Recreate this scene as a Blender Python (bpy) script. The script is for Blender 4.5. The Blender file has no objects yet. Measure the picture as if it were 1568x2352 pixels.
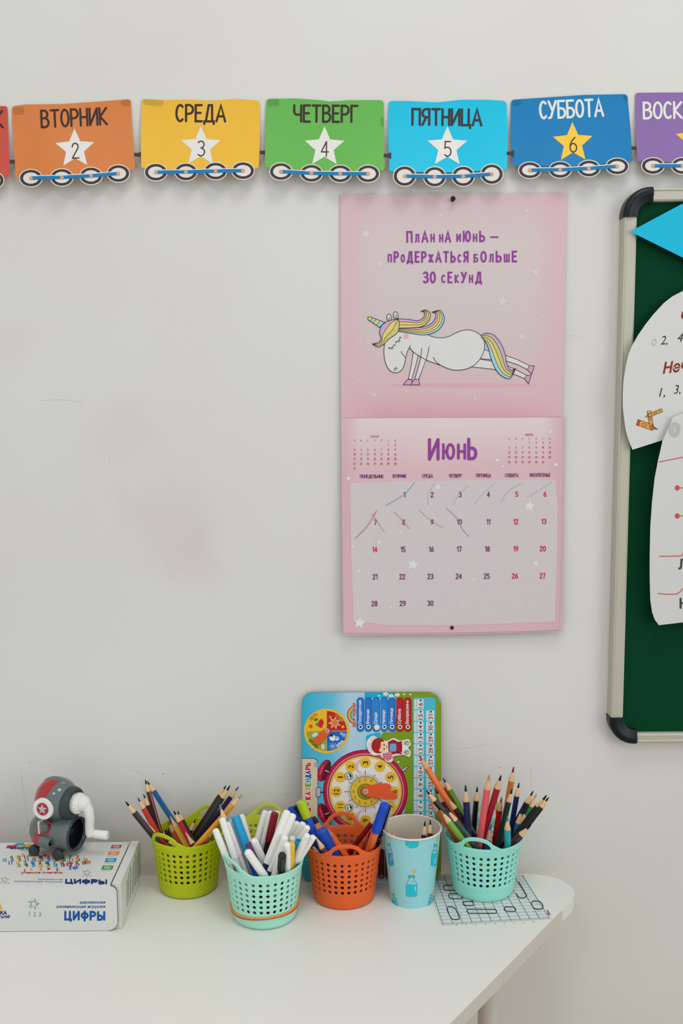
import bpy, bmesh, math, random
from mathutils import Vector, Matrix, noise
from mathutils.geometry import tessellate_polygon, intersect_line_line
random.seed(7)
PI = math.pi
S = bpy.context.scene
COL = S.collection

# ------------------------------------------------------------------ camera
F_PX, PITCH, ROLL = 2350.0, math.radians(7.0), math.radians(0.35)
CAM = Vector((0.0, -1.376, 1.436))
WY = 0.030            # face of the wall (the desk's rear edge is at y = 0)
TZ = 0.75             # desk top
cd = bpy.data.cameras.new('camera')
cam = bpy.data.objects.new('camera', cd); COL.objects.link(cam)
cd.sensor_fit = 'VERTICAL'; cd.sensor_height = 36.0
cd.lens = F_PX * 36.0 / 2352.0
cd.clip_start = 0.05; cd.clip_end = 60
cam.location = CAM
cam.rotation_euler = (Matrix.Rotation(PI / 2 - PITCH, 4, 'X') @ Matrix.Rotation(-ROLL, 4, 'Z')).to_euler()
cd.dof.use_dof = False
S.camera = cam

# ------------------------------------------------------------------ world, lights, exposure
w = bpy.data.worlds.new('world'); S.world = w; w.use_nodes = True
bg = w.node_tree.nodes['Background']
bg.inputs[0].default_value = (0.95, 1.0, 1.03, 1); bg.inputs[1].default_value = 0.75
def area(name, loc, target, sx, sy, power, col):
    l = bpy.data.lights.new(name, 'AREA'); l.shape = 'RECTANGLE'; l.size = sx; l.size_y = sy
    l.energy = power; l.color = col
    o = bpy.data.objects.new(name, l); COL.objects.link(o); o.location = loc
    o.rotation_euler = (Vector(target) - Vector(loc)).to_track_quat('-Z', 'Y').to_euler()
    return o
area('ceiling_lamp', (0.30, -0.95, 3.0), (0.30, -0.90, 0), 0.6, 0.6, 9, (1.0, 0.98, 0.95))
area('ceiling_lamp', (-0.75, -2.2, 3.0), (-0.75, -2.2, 0), 0.6, 0.6, 10, (1.0, 0.98, 0.95))
area('window_light', (2.6, -2.6, 1.9), (0.0, 0.0, 1.2), 1.6, 1.8, 25, (0.86, 0.97, 1.0))
vs = S.view_settings
S.display_settings.display_device = 'sRGB'
vs.view_transform = 'Standard'; vs.look = 'None'; vs.exposure = 0.0; vs.gamma = 1.0; vs.use_curve_mapping = False
S.cycles.use_denoising = True
S.cycles.max_bounces = 8

# ------------------------------------------------------------------ pixel <-> world (image taken as 1568 x 2352)
FWD = Vector((0, math.cos(PITCH), -math.sin(PITCH))); UPV = Vector((0, math.sin(PITCH), math.cos(PITCH)))
def ray(px, py):
    a = (px - 784) / F_PX; b = -(py - 1176) / F_PX
    c, s = math.cos(ROLL), math.sin(ROLL)
    a, b = a * c + b * s, -a * s + b * c
    return FWD + Vector((a, 0, 0)) + UPV * b
def project(p):
    q = p - CAM; z = q.dot(FWD); a = q.x / z; b = q.dot(UPV) / z
    c, s = math.cos(ROLL), math.sin(ROLL)
    a, b = a * c - b * s, a * s + b * c
    return 784 + F_PX * a, 1176 - F_PX * b
def on_y(px, py, y=WY):
    d = ray(px, py); return CAM + d * ((y - CAM.y) / d.y)
def on_z(px, py, z=TZ):
    d = ray(px, py); return CAM + d * ((z - CAM.z) / d.z)
def plane_proj(P0, N):
    P0 = Vector(P0); N = Vector(N).normalized()
    def f(px, py, h=0.0):
        d = ray(px, py); q = CAM + d * ((P0 + N * h - CAM).dot(N) / d.dot(N)); return q
    return f

# ------------------------------------------------------------------ materials
def lin(c):
    c = c / 255.0
    return c / 12.92 if c <= 0.04045 else ((c + 0.055) / 1.055) ** 2.4
MATS = {}
def M(rgb, rough=0.5, var=0.06, scale=60.0, spec=0.4, metal=0.0, bump=0.0, name=None, sss=0.0, coat=0.0, trans=0.0, alpha=1.0):
    key = (tuple(rgb), rough, var, scale, spec, metal, bump, sss, coat, trans, alpha)
    if key in MATS: return MATS[key]
    m = bpy.data.materials.new(name or 'mat_%02x%02x%02x' % tuple(int(v) for v in rgb)); m.use_nodes = True
    nt = m.node_tree; b = nt.nodes['Principled BSDF']
    col = [lin(v) for v in rgb]
    b.inputs['Roughness'].default_value = rough
    b.inputs['Specular IOR Level'].default_value = spec * 0.55
    b.inputs['Metallic'].default_value = metal
    b.inputs['Coat Weight'].default_value = coat
    b.inputs['Alpha'].default_value = alpha
    if sss:
        b.inputs['Subsurface Weight'].default_value = sss
        b.inputs['Subsurface Radius'].default_value = (.004, .004, .004)
        b.inputs['Subsurface Scale'].default_value = 1.0
    tc = nt.nodes.new('ShaderNodeTexCoord'); nz = nt.nodes.new('ShaderNodeTexNoise')
    nz.inputs['Scale'].default_value = scale; nz.inputs['Detail'].default_value = 3
    nt.links.new(tc.outputs['Object'], nz.inputs['Vector'])
    mx = nt.nodes.new('ShaderNodeMix'); mx.data_type = 'RGBA'
    mx.inputs[6].default_value = (*[max(0, v * (1 - var)) for v in col], 1)
    mx.inputs[7].default_value = (*[min(1, v * (1 + var)) for v in col], 1)
    nt.links.new(nz.outputs['Fac'], mx.inputs[0]); nt.links.new(mx.outputs[2], b.inputs['Base Color'])
    if bump:
        bp = nt.nodes.new('ShaderNodeBump'); bp.inputs['Strength'].default_value = bump; bp.inputs['Distance'].default_value = 0.0006
        n2 = nt.nodes.new('ShaderNodeTexNoise'); n2.inputs['Scale'].default_value = scale * 6
        nt.links.new(tc.outputs['Object'], n2.inputs['Vector'])
        nt.links.new(n2.outputs['Fac'], bp.inputs['Height']); nt.links.new(bp.outputs['Normal'], b.inputs['Normal'])
    MATS[key] = m
    return m
def ink(rgb): return M(rgb, 0.55, 0.03, 90, 0.25)
def gradient_mat(name, stops, axis=2, z0=0.0, z1=1.0, rough=0.5, spec=0.3, blob=0.0, blobcol=None):
    """printed colour gradient along a world axis (position of the print itself, object space)"""
    m = bpy.data.materials.new(name); m.use_nodes = True; nt = m.node_tree; b = nt.nodes['Principled BSDF']
    b.inputs['Roughness'].default_value = rough; b.inputs['Specular IOR Level'].default_value = spec
    tc = nt.nodes.new('ShaderNodeTexCoord'); sp = nt.nodes.new('ShaderNodeSeparateXYZ')
    nt.links.new(tc.outputs['Object'], sp.inputs[0])
    mr = nt.nodes.new('ShaderNodeMapRange'); mr.inputs[1].default_value = z0; mr.inputs[2].default_value = z1
    nt.links.new(sp.outputs[axis], mr.inputs[0])
    nz = nt.nodes.new('ShaderNodeTexNoise'); nz.inputs['Scale'].default_value = 9
    nt.links.new(tc.outputs['Object'], nz.inputs['Vector'])
    ad = nt.nodes.new('ShaderNodeMath'); ad.operation = 'MULTIPLY_ADD'; ad.inputs[1].default_value = 0.10
    nt.links.new(nz.outputs['Fac'], ad.inputs[0]); nt.links.new(mr.outputs[0], ad.inputs[2])
    sb = nt.nodes.new('ShaderNodeMath'); sb.operation = 'SUBTRACT'; sb.inputs[1].default_value = 0.05
    nt.links.new(ad.outputs[0], sb.inputs[0])
    cr = nt.nodes.new('ShaderNodeValToRGB'); e = cr.color_ramp.elements
    while len(e) > 1: e.remove(e[-1])
    e[0].position = stops[0][0]; e[0].color = (*[lin(v) for v in stops[0][1]], 1)
    for p, c in stops[1:]:
        k = e.new(p); k.color = (*[lin(v) for v in c], 1)
    nt.links.new(sb.outputs[0], cr.inputs[0])
    out = cr.outputs[0]
    if blobcol:   # pinker towards the side margins
        ab = nt.nodes.new('ShaderNodeMath'); ab.operation = 'ABSOLUTE'; nt.links.new(sp.outputs[0], ab.inputs[0])
        m2 = nt.nodes.new('ShaderNodeMapRange'); m2.inputs[1].default_value = blob; m2.inputs[2].default_value = 0.15
        m2.inputs[3].default_value = 0.0; m2.inputs[4].default_value = 0.75
        m2.interpolation_type = 'SMOOTHSTEP'
        nt.links.new(ab.outputs[0], m2.inputs[0])
        mx = nt.nodes.new('ShaderNodeMix'); mx.data_type = 'RGBA'
        nt.links.new(m2.outputs[0], mx.inputs[0]); nt.links.new(out, mx.inputs[6])
        mx.inputs[7].default_value = (*[lin(v) for v in blobcol], 1); out = mx.outputs[2]
    nt.links.new(out, b.inputs['Base Color'])
    return m

# ------------------------------------------------------------------ objects
def wm(o):
    m = o.matrix_basis.copy()
    while o.parent: o = o.parent; m = o.matrix_basis @ m
    return m
def local(bm, parent):
    bmesh.ops.transform(bm, matrix=wm(parent).inverted(), verts=bm.verts); return bm
def tag(o, label, cat, group=None):
    o['label'] = label; o['category'] = cat
    if group: o['group'] = group
    return o
def thing(name, label, cat, loc=(0, 0, 0), group=None, rot=(0, 0, 0)):
    o = bpy.data.objects.new(name, None); COL.objects.link(o); o.empty_display_size = 0.02
    o.location = loc; o.rotation_euler = rot
    return tag(o, label, cat, group)
def link(name, me, mats, parent=None, smooth=True, loc=None, label=None):
    for m in (mats if isinstance(mats, (list, tuple)) else [mats]): me.materials.append(m)
    o = bpy.data.objects.new(name, me); COL.objects.link(o)
    if parent: o.parent = parent
    if loc is not None: o.location = loc
    if smooth: me.polygons.foreach_set('use_smooth', [True] * len(me.polygons))
    if label: o['label'] = label
    return o
def obj(name, bm, mats, parent=None, smooth=True, sharp=35, loc=None, label=None, normals=True):
    if normals: bmesh.ops.recalc_face_normals(bm, faces=bm.faces)
    if smooth:
        lim = math.radians(sharp)
        for e in bm.edges:
            if len(e.link_faces) == 2 and e.calc_face_angle(0) > lim: e.smooth = False
    me = bpy.data.meshes.new(name); bm.to_mesh(me); bm.free()
    return link(name, me, mats, parent, smooth, loc, label)
def box_bm(cx, cy, cz, sx, sy, sz, bevel=0.0, bm=None, seg=2):
    bm2 = bmesh.new(); bmesh.ops.create_cube(bm2, size=1.0)
    for v in bm2.verts: v.co = Vector((v.co.x * sx, v.co.y * sy, v.co.z * sz))
    if bevel: bmesh.ops.bevel(bm2, geom=bm2.edges[:], offset=bevel, segments=seg, profile=0.5, affect='EDGES')
    for v in bm2.verts: v.co += Vector((cx, cy, cz))
    if bm is None: return bm2
    me = bpy.data.meshes.new('t'); bm2.to_mesh(me); bm.from_mesh(me); bpy.data.meshes.remove(me); bm2.free(); return bm
def frame(axis):
    a = Vector(axis).normalized(); u = a.orthogonal().normalized(); return u, a.cross(u), a
def lathe(prof, n=24, origin=(0, 0, 0), axis=(0, 0, 1), bm=None, cap0=True, cap1=True, matrange=None, phase=0.0, sy=1.0):
    """prof: list of (radius, along)"""
    bm = bm or bmesh.new(); u, v, a = frame(axis); O = Vector(origin); rings = []
    if tuple(axis) == (0, 0, 1): u, v = Vector((1, 0, 0)), Vector((0, 1, 0))
    for r, h in prof:
        if r <= 1e-7: rings.append([bm.verts.new(O + a * h)]); continue
        rings.append([bm.verts.new(O + a * h + (u * math.cos(2 * PI * k / n + phase) + v * math.sin(2 * PI * k / n + phase) * sy) * r) for k in range(n)])
    for i in range(len(rings) - 1):
        A, B = rings[i], rings[i + 1]
        mi = matrange(i) if matrange else 0
        for k in range(n):
            k2 = (k + 1) % n
            if len(A) == 1 and len(B) == 1: continue
            if len(A) == 1: f = bm.faces.new((A[0], B[k2], B[k]))
            elif len(B) == 1: f = bm.faces.new((A[k], A[k2], B[0]))
            else: f = bm.faces.new((A[k], A[k2], B[k2], B[k]))
            f.material_index = mi
    if cap0 and len(rings[0]) > 2: bm.faces.new(rings[0][::-1]).material_index = (matrange(0) if matrange else 0)
    if cap1 and len(rings[-1]) > 2: bm.faces.new(rings[-1]).material_index = (matrange(len(rings) - 2) if matrange else 0)
    return bm
def tube(path, r, n=10, bm=None, closed=False, caps=True):
    bm = bm or bmesh.new(); P = [Vector(p) for p in path]; rings = []; prev = None
    N = len(P)
    for i in range(N):
        t = (P[(i + 1) % N] - P[i - 1]) if closed else (P[min(i + 1, N - 1)] - P[max(i - 1, 0)])
        t.normalize()
        if prev is None: u = t.orthogonal().normalized()
        else: u = (prev - t * prev.dot(t)).normalized()
        prev = u; v = t.cross(u); rr = r[i] if isinstance(r, (list, tuple)) else r
        rings.append([bm.verts.new(P[i] + (u * math.cos(2 * PI * k / n) + v * math.sin(2 * PI * k / n)) * rr) for k in range(n)])
    for i in range(N if closed else N - 1):
        A, B = rings[i], rings[(i + 1) % N]
        for k in range(n): bm.faces.new((A[k], A[(k + 1) % n], B[(k + 1) % n], B[k]))
    if caps and not closed: bm.faces.new(rings[0][::-1]); bm.faces.new(rings[-1])
    return bm
def catmull(pts, sub=6, closed=False):
    out = []; n = len(pts)
    for i in range(n if closed else n - 1):
        p0 = pts[i - 1] if (closed or i > 0) else pts[0]; p1 = pts[i]; p2 = pts[(i + 1) % n]
        p3 = pts[(i + 2) % n] if (closed or i + 2 < n) else pts[-1]
        for k in range(sub):
            t = k / sub
            out.append(tuple(0.5 * (2 * b + (c - a) * t + (2 * a - 5 * b + 4 * c - d) * t * t + (3 * b - a - 3 * c + d) * t ** 3)
                             for a, b, c, d in zip(p0, p1, p2, p3)))
    if not closed: out.append(tuple(pts[-1]))
    return out

# ------------------------------------------------------------------ flat print builder
def ell(cx, cy, rx, ry=None, n=24, a0=0, a1=360, rot=0):
    ry = rx if ry is None else ry; full = abs(a1 - a0) >= 360; out = []
    for k in range(n if full else n + 1):
        t = math.radians(a0 + (a1 - a0) * k / n); x, y = rx * math.cos(t), ry * math.sin(t)
        c, s = math.cos(math.radians(rot)), math.sin(math.radians(rot))
        out.append((cx + x * c - y * s, cy + x * s + y * c))
    return out
def star(cx, cy, R, ratio=0.45, rot=0, n=5, sx=1.0):
    return [(cx + sx * (R if k % 2 == 0 else R * ratio) * math.sin(PI * k / n + math.radians(rot)),
             cy - (R if k % 2 == 0 else R * ratio) * math.cos(PI * k / n + math.radians(rot))) for k in range(2 * n)]
def rrect(x0, y0, x1, y1, r, n=5, rot=0, c=None):
    pts = []
    for cx, cy, a in ((x1 - r, y0 + r, -90), (x1 - r, y1 - r, 0), (x0 + r, y1 - r, 90), (x0 + r, y0 + r, 180)):
        for k in range(n + 1):
            t = math.radians(a + 90 * k / n); pts.append((cx + r * math.cos(t), cy + r * math.sin(t)))
    return pts
def round_poly(pts, r, n=4):
    out = []; N = len(pts)
    for i in range(N):
        p = Vector(pts[i]); a = Vector(pts[i - 1]); b = Vector(pts[(i + 1) % N])
        rr = r[i] if isinstance(r, (list, tuple)) else r
        if rr <= 0: out.append(tuple(p)); continue
        da = (a - p); db = (b - p); ra = min(rr, da.length * .45); rb = min(rr, db.length * .45)
        A = p + da.normalized() * ra; B = p + db.normalized() * rb
        for k in range(n + 1):
            t = k / n; q = A * (1 - t) ** 2 + p * 2 * t * (1 - t) + B * t * t; out.append((q.x, q.y))
    return out
class Flat:
    def __init__(s, proj, tf=None): s.proj = proj; s.bm = bmesh.new(); s.mats = []; s.tf = tf or (lambda x, y: (x, y))
    def mi(s, m):
        if m not in s.mats: s.mats.append(m)
        return s.mats.index(m)
    def poly(s, pts, mat, h=0.0, thick=0.0):
        i = s.mi(mat); P = [s.tf(*p) for p in pts]
        tris = [tuple(range(len(P)))] if len(P) <= 3 else tessellate_polygon([[Vector((x, y, 0)) for x, y in P]])
        vs = [s.bm.verts.new((x, y, h)) for x, y in P]
        for t in tris:
            try: s.bm.faces.new([vs[k] for k in t]).material_index = i
            except ValueError: pass
        if thick:
            lo = [s.bm.verts.new((x, y, h - thick)) for x, y in P]; n = len(P)
            for k in range(n): s.bm.faces.new((vs[k], vs[(k + 1) % n], lo[(k + 1) % n], lo[k])).material_index = i
            for t in tris:
                try: s.bm.faces.new([lo[k] for k in t[::-1]]).material_index = i
                except ValueError: pass
        return s
    def stroke(s, pts, wd, mat, h=0.0, closed=False, caps=True):
        i = s.mi(mat); P = [Vector(s.tf(*p)) for p in pts]
        Q = [P[0]]
        for p in P[1:]:
            if (p - Q[-1]).length > 1e-6: Q.append(p)
        if closed and len(Q) > 2 and (Q[0] - Q[-1]).length < 1e-6: Q.pop()
        P = Q; n = len(P)
        if n < 2: return s
        hw = wd / 2; L = []; R = []
        for k in range(n):
            a = P[k - 1] if (closed or k) else None; b = P[(k + 1) % n] if (closed or k < n - 1) else None
            d1 = (P[k] - a).normalized() if a is not None else None; d2 = (b - P[k]).normalized() if b is not None else None
            if d1 is None: d1 = d2
            if d2 is None: d2 = d1
            nn = Vector((-d1.y - d2.y, d1.x + d2.x))
            if nn.length < 1e-4: nn = Vector((-d1.y, d1.x))
            nn.normalize(); c = max(0.45, nn.dot(Vector((-d1.y, d1.x))))
            hk = h + k * 1.5e-6
            L.append(s.bm.verts.new((*(P[k] + nn * hw / c), hk))); R.append(s.bm.verts.new((*(P[k] - nn * hw / c), hk)))
        for k in range(n if closed else n - 1):
            k2 = (k + 1) % n
            try: s.bm.faces.new((L[k], L[k2], R[k2], R[k])).material_index = i
            except ValueError: pass
        if caps and not closed and wd > 1.0:
            for q, e, sg in ((0, 1, -1), (n - 1, n - 2, 1)):
                d = (P[q] - P[e]).normalized(); nv = Vector((-d.y, d.x)); arc = []
                for k in range(1, 5):
                    t = PI * k / 5; arc.append(s.bm.verts.new((*(P[q] + nv * hw * math.cos(t) + d * hw * math.sin(t)), h + q * 1.5e-6)))
                a, b = (L[q], R[q]) if sg > 0 else (R[q], L[q])
                s.bm.faces.new([a] + arc + [b]).material_index = i
        return s
    def write(s, txt, cx, cy, hgt, wid, th, mat, h=0.0, rot=0.0, track=0.18, small=0.72, grow=None):
        """narrow hand lettering; cx, cy centre, hgt cap height, wid full width (None = natural)"""
        rot = math.radians(rot); items = []; x = 0.0; nst = 0
        for ch in txt:
            if ch == ' ': x += 0.42; continue
            sc = 1.0
            if ch.islower(): sc = small; ch = ch.upper()
            gw, strokes = GL[ch]; items.append((x, sc, strokes)); x += gw * sc + track
        x -= track; sx = (wid / x) if wid else hgt
        for ox, sc, strokes in items:
            for st in strokes:
                P = []
                for (a, b) in st:
                    lx = (ox + a * sc) * sx - x * sx / 2; ly = -(b * sc) * hgt + hgt / 2
                    P.append((cx + lx * math.cos(rot) - ly * math.sin(rot), cy + lx * math.sin(rot) + ly * math.cos(rot)))
                s.stroke(P, th * (1 if sc == 1 else (0.8 if small < 1 else 1)), mat, h + nst * 8e-6); nst = (nst + 1) % 9
        return s
    def font(s, txt, cx, cy, hgt, wid, mat, h=0.0, rot=0.0, bold=0.0, shear=0.0, align='C'):
        V, Fc, isl = glyphs(txt, bold, shear); xs = [v[0] for v in V]; x0, x1 = min(xs), max(xs)
        sc = hgt / 0.70; sx = (wid / (x1 - x0)) if wid else sc; i = s.mi(mat); rot = math.radians(rot)
        off = {'C': (x0 + x1) / 2, 'L': x0, 'R': x1}[align]; bv = []
        for a, b in V:
            lx = (a - off) * sx; ly = -(b - 0.35) * sc
            p = s.tf(cx + lx * math.cos(rot) - ly * math.sin(rot), cy + lx * math.sin(rot) + ly * math.cos(rot)); bv.append(s.bm.verts.new((*p, h + isl[len(bv)] * 8e-6)))
        for f in Fc:
            try: s.bm.faces.new([bv[k] for k in f]).material_index = i
            except ValueError: pass
        return s
    def build(s, name, parent, split=None, label=None, kind=None, sx=None):
        bm = s.bm
        if split:
            for ax in (0, 1):
                st = split[ax]
                if not st or not bm.verts: continue
                lo = min(v.co[ax] for v in bm.verts); hi = max(v.co[ax] for v in bm.verts); c = math.ceil(lo / st) * st
                while c < hi:
                    no = Vector((1, 0, 0)) if ax == 0 else Vector((0, 1, 0)); co = no * c
                    bmesh.ops.bisect_plane(bm, geom=bm.verts[:] + bm.edges[:] + bm.faces[:], plane_co=co, plane_no=no, dist=1e-5); c += st
        org = wm(parent).inverted() if parent else Matrix.Identity(4)
        for v in bm.verts: v.co = org @ s.proj(v.co.x, v.co.y, v.co.z)
        for f in bm.faces:
            f.normal_update()
        me = bpy.data.meshes.new(name); bm.to_mesh(me); bm.free()
        o = link(name, me, s.mats, parent, smooth=False, label=label)
        if kind: o['kind'] = kind
        return o
_GC = {}
def glyphs(txt, bold, shear):
    """outline of a text, every contour filled on its own so that crossing strokes stay solid"""
    k = (txt, bold, shear)
    if k in _GC: return _GC[k]
    c = bpy.data.curves.new('t', 'FONT'); c.body = txt; c.size = 1.0; c.offset = bold; c.shear = shear; c.resolution_u = 3; c.fill_mode = 'NONE'
    o = bpy.data.objects.new('t', c); COL.objects.link(o); bpy.context.view_layer.update()
    dg = bpy.context.evaluated_depsgraph_get(); me = o.evaluated_get(dg).to_mesh()
    pos = [(v.co.x, v.co.y) for v in me.vertices]; nb = {}
    for e in me.edges:
        a, b = e.vertices; nb.setdefault(a, []).append(b); nb.setdefault(b, []).append(a)
    o.evaluated_get(dg).to_mesh_clear(); bpy.data.objects.remove(o); bpy.data.curves.remove(c)
    seen = set(); loops = []
    for st in sorted(nb):
        if st in seen: continue
        lp = [st]; seen.add(st); cur = max(nb[st]) if len(nb[st]) > 1 and min(nb[st]) != st + 1 else st + 1
        cur = st + 1 if st + 1 in nb[st] else nb[st][0]
        while cur not in seen:
            lp.append(cur); seen.add(cur); nx = [q for q in nb[cur] if q not in seen]
            if not nx: break
            cur = nx[0]
        if len(lp) > 2: loops.append([pos[q] for q in lp])
    bold_s = 1.0
    area_ = lambda L: sum(L[i - 1][0] * L[i][1] - L[i][0] * L[i - 1][1] for i in range(len(L))) / 2
    if bold:
        bg_ = max(loops, key=lambda L: abs(area_(L))); bold_s = 1.0 if area_(bg_) > 0 else -1.0
        for q_, L in enumerate(loops):
            L = [p for z, p in enumerate(L) if math.hypot(p[0] - L[z - 1][0], p[1] - L[z - 1][1]) > 1e-5]; n_ = len(L); out_ = []
            for z in range(n_):
                a, p, b = Vector(L[z - 1]), Vector(L[z]), Vector(L[(z + 1) % n_]); d1 = (p - a).normalized(); d2 = (b - p).normalized()
                nn = Vector((d1.y + d2.y, -d1.x - d2.x))
                if nn.length < 1e-3: out_.append(tuple(p)); continue
                nn.normalize(); c_ = max(.55, nn.dot(Vector((d1.y, -d1.x)))); out_.append(tuple(p + nn * (bold_s * bold / c_)))
            loops[q_] = out_
    ars = [area_(L) for L in loops]; big = max(range(len(loops)), key=lambda q: abs(ars[q])); sg = 1 if ars[big] > 0 else -1
    def inside(p, L):
        r = False
        for q in range(len(L)):
            (x1, y1), (x2, y2) = L[q - 1], L[q]
            if (y1 > p[1]) != (y2 > p[1]) and p[0] < (x2 - x1) * (p[1] - y1) / (y2 - y1) + x1: r = not r
        return r
    outs = [q for q in range(len(loops)) if ars[q] * sg > 0]; holes = [q for q in range(len(loops)) if ars[q] * sg <= 0]
    own = {h_: max(outs, key=lambda q: sum(inside(p_, loops[q]) for p_ in loops[h_])) for h_ in holes}
    V, Fc, isl = [], [], []
    for n_, q in enumerate(outs):
        hs = [h_ for h_ in holes if own[h_] == q]
        group_ = [loops[q]] + [loops[h_] for h_ in hs]; flat = [p for L in group_ for p in L]; b0 = len(V)
        V += flat; isl += [n_ % 9] * len(flat)
        Fc += [tuple(b0 + z for z in t) for t in tessellate_polygon([[Vector((x, y, 0)) for x, y in L] for L in group_])]
    _GC[k] = (V, Fc, isl); return _GC[k]
def A(cx, cy, rx, ry, a0, a1, n=8):   # arc, angles ccw with y up
    return [(cx + rx * math.cos(math.radians(a0 + (a1 - a0) * k / n)), cy + ry * math.sin(math.radians(a0 + (a1 - a0) * k / n))) for k in range(n + 1)]
P_ = lambda *a: list(a)
GL = {
 'А': (.58, [P_((0, 0), (.29, 1), (.58, 0)), P_((.10, .32), (.48, .32))]),
 'Б': (.48, [P_((.44, 1), (0, 1), (0, 0)) + A(.22, .28, .26, .28, -90, 90), P_((0, .56), (.22, .56))]),
 'В': (.48, [P_((0, 0), (0, 1)) + A(.2, .77, .22, .23, 90, -90), P_((0, .54), (.2, .54)) + A(.22, .27, .26, .27, 90, -90) + P_((0, 0),)]),
 'Г': (.40, [P_((0, 0), (0, 1), (.40, 1))]),
 'Д': (.62, [P_((.1, 0), (.28, 1), (.5, 1), (.52, 0)), P_((0, -.16), (0, 0), (.62, 0), (.62, -.16))]),
 'Е': (.40, [P_((.40, 1), (0, 1), (0, 0), (.40, 0)), P_((0, .52), (.33, .52))]),
 'Ж': (.70, [P_((0, 1), (.35, .5), (.7, 1)), P_((0, 0), (.35, .5), (.7, 0)), P_((.35, 0), (.35, 1))]),
 'З': (.44, [P_((.02, .92),) + A(.2, .77, .22, .23, 110, -90) + A(.2, .27, .24, .27, 90, -120) ]),
 'И': (.50, [P_((0, 1), (0, 0)), P_((0, 0), (.5, 1)), P_((.5, 1), (.5, 0))]),
 'Й': (.50, [P_((0, 1), (0, 0)), P_((0, 0), (.5, 1)), P_((.5, 1), (.5, 0)), P_((.15, 1.2), (.25, 1.13), (.35, 1.2))]),
 'К': (.48, [P_((0, 0), (0, 1)), P_((.46, 1), (.03, .48), (.48, 0))]),
 'Л': (.50, [P_((0, 0), (.13, .12), (.16, 1), (.5, 1), (.5, 0))]),
 'М': (.62, [P_((0, 0), (.04, 1)), P_((.04, 1), (.31, .35)), P_((.31, .35), (.58, 1)), P_((.58, 1), (.62, 0))]),
 'Н': (.46, [P_((0, 0), (0, 1)), P_((.46, 0), (.46, 1)), P_((0, .5), (.46, .5))]),
 'О': (.50, [A(.25, .5, .25, .5, 90, 450, 18)]),
 'П': (.50, [P_((0, 0), (0, 1), (.5, 1), (.5, 0))]),
 'Р': (.46, [P_((0, 0), (0, 1)) + A(.2, .73, .26, .27, 90, -90) + P_((0, .46),)]),
 'С': (.46, [A(.25, .5, .25, .5, 50, 310, 14)]),
 'Т': (.52, [P_((0, 1), (.52, 1)), P_((.26, 1), (.26, 0))]),
 'У': (.52, [P_((0, 1), (.28, .42)), P_((.52, 1), (.28, .42), (.14, .04), (0, 0))]),
 'Ф': (.60, [P_((.3, -.12), (.3, 1.05)), A(.3, .52, .3, .32, 90, 450, 18)]),
 'Ц': (.56, [P_((0, 1), (0, 0), (.56, 0), (.56, -.18)), P_((.46, 1), (.46, 0))]),
 'Ч': (.46, [P_((0, 1), (0, .62)) + A(.2, .62, .2, .2, 180, 270, 5) + P_((.46, .44),), P_((.46, 1), (.46, 0))]),
 'Ш': (.66, [P_((0, 1), (0, 0), (.66, 0), (.66, 1)), P_((.33, 0), (.33, 1))]),
 'Ы': (.62, [P_((0, 1), (0, 0), (.2, 0)) + A(.2, .26, .22, .26, -90, 90) + P_((0, .52),), P_((.62, 0), (.62, 1))]),
 'Ь': (.46, [P_((0, 1), (0, 0), (.2, 0)) + A(.22, .27, .24, .27, -90, 90) + P_((0, .54),)]),
 'Ю': (.70, [P_((0, 0), (0, 1)), P_((0, .5), (.24, .5)), A(.47, .5, .23, .5, 180, 540, 18)]),
 'Я': (.48, [P_((.46, 0), (.46, 1)) + A(.26, .74, .26, .26, 90, 270) + P_((.46, .48),), P_((.24, .48), (0, 0))]),
 '0': (.46, [A(.23, .5, .23, .5, 90, 450, 18)]),
 '1': (.22, [P_((0, .78), (.2, 1), (.2, 0))]),
 '2': (.44, [P_((.02, .76),) + A(.22, .77, .2, .23, 160, -20) + P_((.0, 0), (.44, 0))]),
 '3': (.44, [P_((.02, .9),) + A(.2, .77, .21, .23, 120, -90) + A(.2, .27, .24, .27, 90, -140)]),
 '4': (.48, [P_((.34, 0), (.34, 1)), P_((.34, 1), (0, .3)), P_((0, .3), (.48, .3))]),
 '5': (.44, [P_((.4, 1), (.05, 1), (.03, .56)) + A(.2, .31, .24, .31, 110, -140)]),
 '6': (.46, [P_((.36, .98), (.12, .72), (.01, .42)), A(.23, .29, .22, .29, 90, 450, 16)]),
 '7': (.42, [P_((0, 1), (.42, 1), (.14, 0))]),
 '8': (.44, [A(.22, .76, .18, .24, 90, 450, 14), A(.22, .26, .22, .26, 90, 450, 14)]),
 '9': (.46, [A(.23, .71, .22, .29, 90, 450, 16), P_((.45, .66), (.34, .25), (.12, .02))]),
 '-': (.36, [P_((0, .5), (.36, .5))]), '—': (.70, [P_((0, .5), (.7, .5))]), '+': (.4, [P_((0, .5), (.4, .5)), P_((.2, .3), (.2, .7))]),
 '=': (.4, [P_((0, .62), (.4, .62)), P_((0, .38), (.4, .38))]), '‹': (.3, [P_((.3, 1), (0, .5), (.3, 0))]),
}
def wall_proj(bend):
    """unproject on the bent sheet y = WY - bend(x, z) - height"""
    def f(px, py, h=0.0):
        y = WY - 0.004
        for _ in range(3):
            p = on_y(px, py, y); y = WY - bend(p.x, p.z) - h
        return on_y(px, py, y)
    return f

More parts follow.
